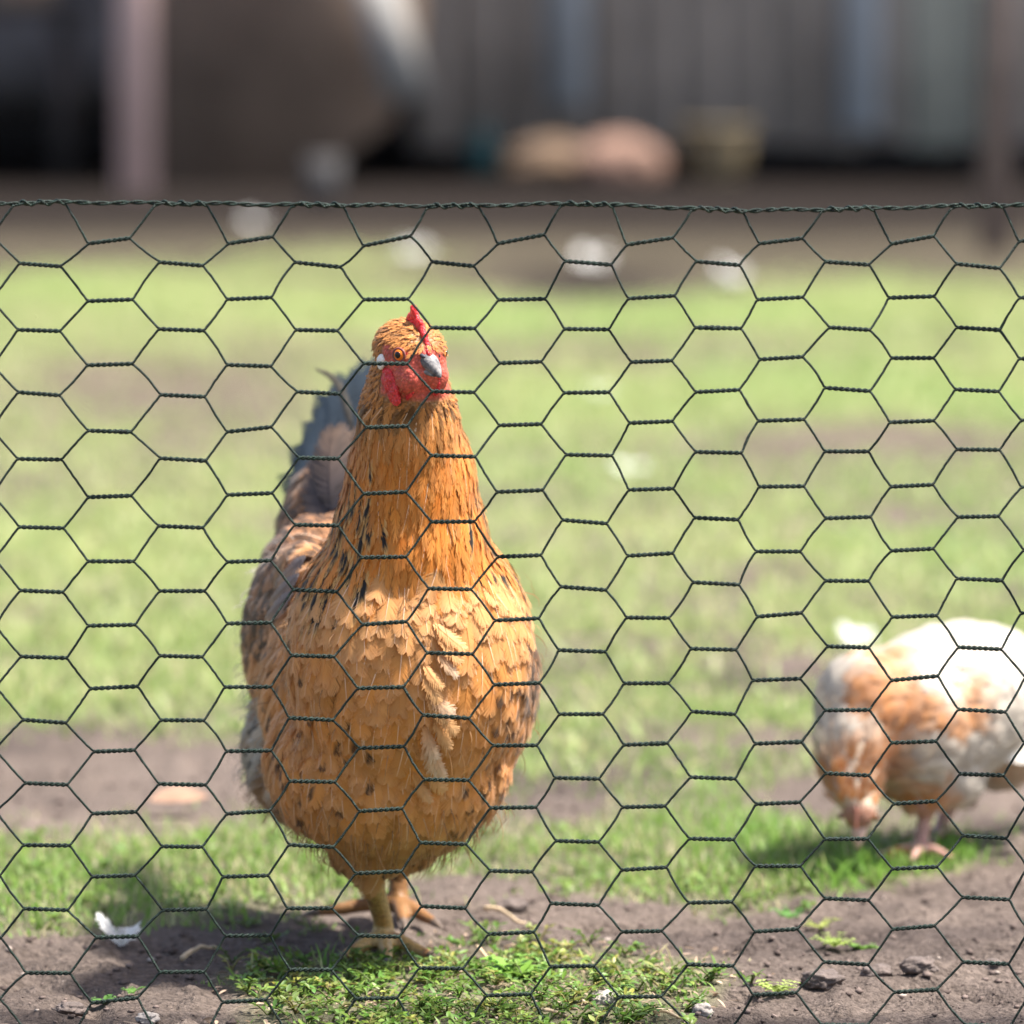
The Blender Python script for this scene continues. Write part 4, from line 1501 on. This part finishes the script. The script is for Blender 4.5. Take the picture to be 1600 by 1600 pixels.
# ------------------------------------------------------------------ farm shed far behind
WY = 22.0
M_wall = mat('weathered_board', (.50, .42, .365), rough=.9, var=.30, var_scale=1.6, bump=.004, bump_scale=60)
M_wallg = mat('green_grey_board', (.58, .56, .47), rough=.9, var=.30, var_scale=1.6, bump=.004, bump_scale=60)
M_blue = mat('blue_grey_paint', (.58, .60, .63), rough=.8, var=.2, var_scale=5)
M_pink = mat('pink_timber', (.82, .56, .50), rough=.85, var=.2, var_scale=8, stretch=(4, 4, .4))
M_brown = mat('brown_board', (.21, .15, .112), rough=.9, var=.25, var_scale=3)
M_dark = mat('dark_timber', (.055, .045, .042), rough=.9, var=.3, var_scale=8)
M_roof = mat('roof_sheet', (.16, .15, .15), rough=.6, metallic=.3, var=.3, var_scale=2)
M_pale = mat('pale_timber', (.31, .295, .275), rough=.9, var=.2, var_scale=6)
M_terra = mat('terracotta', (.50, .26, .19), rough=.85, var=.25, var_scale=12)
M_yell = mat('yellow_plastic', (.22, .17, .10), rough=.5, var=.25, var_scale=12)
M_teal = mat('teal_plastic', (.015, .06, .062), rough=.4)
M_grey = mat('dull_grey', (.15, .13, .125), rough=.8, var=.3, var_scale=8)

def wpos(px, py, Y=WY):
    return at(px, py, Y)

def build_shed():
    shed = empty('shed', (0, WY, 0))
    tag(shed, 'long weathered grey board shed raised on blocks behind the yard', 'shed')
    zb = wpos(0, 228)[2]                   # underside of the boarded wall
    x0, x1 = wpos(640, 0)[0], 7.5
    top = 2.7
    # boards of the grey wall
    w = .17
    k = 0
    x = x0
    rng = np.random.default_rng(3)
    while x < x1:
        px = 800 + (x - 0) * FPX / WY
        m = M_wallg if 1388 < px < 1520 else M_wall
        ww = w - .004
        V, F = box_vf((x + w / 2, WY + rng.uniform(-.002, .002), (zb + top) / 2 + rng.uniform(-.02, .02)), (ww, .03, top - zb))
        link('board', np_mesh('board', V, F), m, shed, smooth=False)
        x += w
        k += 1
    # floor beam and blocks
    V, F = box_vf(((x0 + x1) / 2, WY + .12, zb - .02), (x1 - x0, .16, .12))
    bevelled('floor_beam', V, F, M_dark, shed)
    for bx in np.arange(x0 + .3, x1, 1.9):
        V, F = box_vf((bx, WY + .5, (zb - .08) / 2 - .02), (.3, .3, zb - .04))
        bevelled('block', V, F, M_grey, shed)
    # deep walls, floor, back, roof
    D = 4.5
    V, F = box_vf(((x0 + x1) / 2, WY + D / 2 + .2, zb + .05), (x1 - x0, D - .3, .06))
    link('floor_deck', np_mesh('floor_deck', V, F), M_dark, shed, smooth=False)
    V, F = box_vf((0, WY + D, top / 2 - .1), (16, .08, top + .2))
    link('back_wall', np_mesh('back_wall', V, F), M_dark, shed, smooth=False)
    for sx in (-7.6, 7.55):
        V, F = box_vf((sx, WY + D / 2 + .1, top / 2 - .1), (.06, D - .3, top + .2))
        link('side_wall', np_mesh('side_wall', V, F), M_wall, shed, smooth=False)
    V, F = box_vf((x0 + .03, WY + D / 2 + .1, top / 2), (.05, D - .4, top))
    link('partition', np_mesh('partition', V, F), M_dark, shed, smooth=False)
    R = Matrix.Rotation(rad(-6), 3, 'X')
    V, F = box_vf((0, WY + D / 2 - .2, top + .22), (16.4, D + 1.6, .06), R)
    link('roof', np_mesh('roof', V, F), M_roof, shed, smooth=False)
    # pale uprights on the wall
    for pa, pb, m, yb in ((852, 920, M_blue, 165), (1316, 1376, M_blue, 205)):
        a, b = wpos(pa, 0)[0], wpos(pb, 0)[0]
        z0 = wpos(0, yb)[2]
        V, F = box_vf(((a + b) / 2, WY - .035, (z0 + top) / 2), (b - a, .03, top - z0))
        bevelled('upright', V, F, m, shed, .004)
    # posts of the open bay
    for px, py, Y in ((-160, 312, 20.6),):
        p = wpos(px, py, Y)
        V, F = box_vf((p[0], Y, 1.3), (.15, .15, 2.75))
        bevelled('post', V, F, M_pink, shed)
build_shed()

def post(px0, px1, Y, h, m, label, name='post'):
    a, b = at(px0, 200, Y)[0], at(px1, 200, Y)[0]
    V, F = box_vf(((a + b) / 2, Y, h / 2 - .05), (b - a, b - a, h + .1))
    o = bevelled(name, V, F, m, None, .01)
    tag(o, label, 'post', 'timber posts in front of the shed')
post(184, 240, 20.4, 2.5, M_pink, 'pink-brown timber post beside the dark open bay at upper left')
post(1532, 1580, 15.6, 1.9, mat('red_grey_timber', (.20, .155, .145), rough=.9, var=.25, var_scale=6), 'dark reddish post at the far right in front of the shed')

def slab(name, pix, Y, thick, m, label, cat, lean=0., group=None):
    """flat board with a given outline standing at depth Y, thick and leaning back"""
    pts = np.array([at(a, b, Y) for a, b in pix])
    zmin = pts[:, 2].min()
    pts[:, 1] = Y + (pts[:, 2] - zmin) * lean
    n = len(pts)
    V = np.concatenate([pts, pts + np.array([0, thick, 0])])
    F = [np.arange(n)[None], (np.arange(n)[::-1] + n)[None], np.array([[i, i + n, (i + 1) % n + n, (i + 1) % n] for i in range(n)])]
    me = np_mesh(name, V, F)
    bm = bmesh.new()
    bm.from_mesh(me)
    bmesh.ops.recalc_face_normals(bm, faces=bm.faces[:])
    bm.to_mesh(me)
    bm.free()
    return tag(link(name, me, m, smooth=False), label, cat, group)
slab('plywood_sheet', [(238, -500), (690, -500), (655, 60), (612, 190), (470, 302), (238, 302)], 21.0, .05, M_brown, 'large brown sheet with a cut lower corner leaning at the shed front', 'panel', .03)
slab('leaning_plank', [(548, -60), (612, -60), (672, 150), (600, 160)], 20.7, .04, M_pale, 'pale grey plank leaning across the corner of the brown sheet', 'plank', .03)
slab('short_stake', [(478, 245), (536, 245), (524, 328), (478, 328)], 19.2, .03, mat('grey_stake', (.055, .052, .053), rough=.9, var=.2, var_scale=9), 'short pale stake at the foot of the brown sheet', 'stake')

def lathe(prof, c, name, m, label, cat, n=20, lying=None):
    prof = np.array(prof, float)
    a = np.linspace(0, 2 * np.pi, n, endpoint=False)
    V = np.stack([prof[:, None, 0] * np.cos(a), prof[:, None, 0] * np.sin(a), np.repeat(prof[:, 1:2], n, 1)], -1).reshape(-1, 3)
    if lying is not None:
        V = V @ np.array(Matrix.Rotation(lying, 3, 'Y')).T
    k = len(prof)
    i = np.arange(k - 1)[:, None] * n
    j = np.arange(n)[None]
    jj = (j + 1) % n
    F = np.stack([i + j, i + jj, i + n + jj, i + n + j], -1).reshape(-1, 4)
    return tag(link(name, np_mesh(name, V + np.asarray(c), [F, np.arange(n)[::-1][None], (k - 1) * n + np.arange(n)[None]]), m), label, cat)

# things lying about under the shed front
p = at(1118, 268, 21.2)
lathe([(.085, 0), (.10, .02), (.125, .16), (.13, .20), (.138, .20), (.138, .215), (.118, .215), (.108, .05), (.0, .04)], (p[0], 21.2, 0), 'bucket', M_yell, 'dull yellow bucket standing on the soil at the shed wall', 'bucket')
def sack(px, Y, r, m, label, name, seed):
    bm = bmesh.new()
    bmesh.ops.create_icosphere(bm, subdivisions=4, radius=1)
    for v in bm.verts:
        d = 1 + .18 * mnoise.noise(v.co * 1.4 + Vector((seed, 0, 0))) + .07 * mnoise.noise(v.co * 4 + Vector((0, seed, 0)))
        c = v.co * d
        v.co = Vector((math.copysign(abs(c.x) ** .8, c.x) * r[0], c.y * r[1], max(c.z, -.8) * r[2]))
    me = bpy.data.meshes.new(name)
    bm.to_mesh(me)
    bm.free()
    o = link(name, me, m)
    o.location = (at(px, 0, Y)[0], Y, r[2] * .8 - .01)
    return tag(o, label, 'sack', 'feed sacks at the shed')
sack(862, 21.1, (.19, .14, .095), mat('brown_sacking', (.13, .085, .055), rough=.95, var=.3, var_scale=20, bump=.003, bump_scale=200), 'brown feed sack lying in front of the dark gap under the shed', 'feed_sack', 1.0)
sack(968, 20.9, (.16, .14, .105), mat('pink_sacking', (.225, .135, .10), rough=.95, var=.25, var_scale=20, bump=.003, bump_scale=200), 'pinkish feed sack lying right of the brown sack under the shed', 'feed_sack', 4.0)
p = at(755, 245, 21.4)
lathe([(.05, 0), (.055, .01), (.055, .12), (.03, .16), (.02, .17), (.02, .19)], (p[0], 21.4, 0.03), 'jerrycan', M_teal, 'small teal container left of the brown feed sack', 'container')
# hay bale and tools in the dark open bay at the left
lathe([(.0, -.32), (.28, -.32), (.30, -.28), (.30, .28), (.28, .32), (.0, .32)], (at(90, 0, 23.2)[0], 23.2, .50), 'drum', M_grey, 'dull grey drum in the dark open bay at upper left', 'drum', 24, rad(90))
p = at(35, 0, 21.6)
V, F = box_vf((p[0], 21.6, .72), (.22, .2, .14))
bb = bevelled('box', V, F, mat('tan_card', (.42, .30, .22), rough=.8, var=.2, var_scale=9), None, .006)
tag(bb, 'tan box on a shelf in the dark open bay at the upper left corner', 'box')
V, F = box_vf((p[0] - .3, 21.65, .625), (1.1, .4, .04))
sh = empty('shelf', (p[0] - .3, 21.65, 0))
tag(sh, 'dark wooden bench inside the open bay at upper left', 'bench')
link('top', np_mesh('top', V, F), M_dark, sh, smooth=False)
for sx in (-.5, .5):
    V, F = box_vf((p[0] - .3 + sx * .9, 21.65, .28), (.06, .3, .64))
    link('leg', np_mesh('leg', V, F), M_dark, sh, smooth=False)
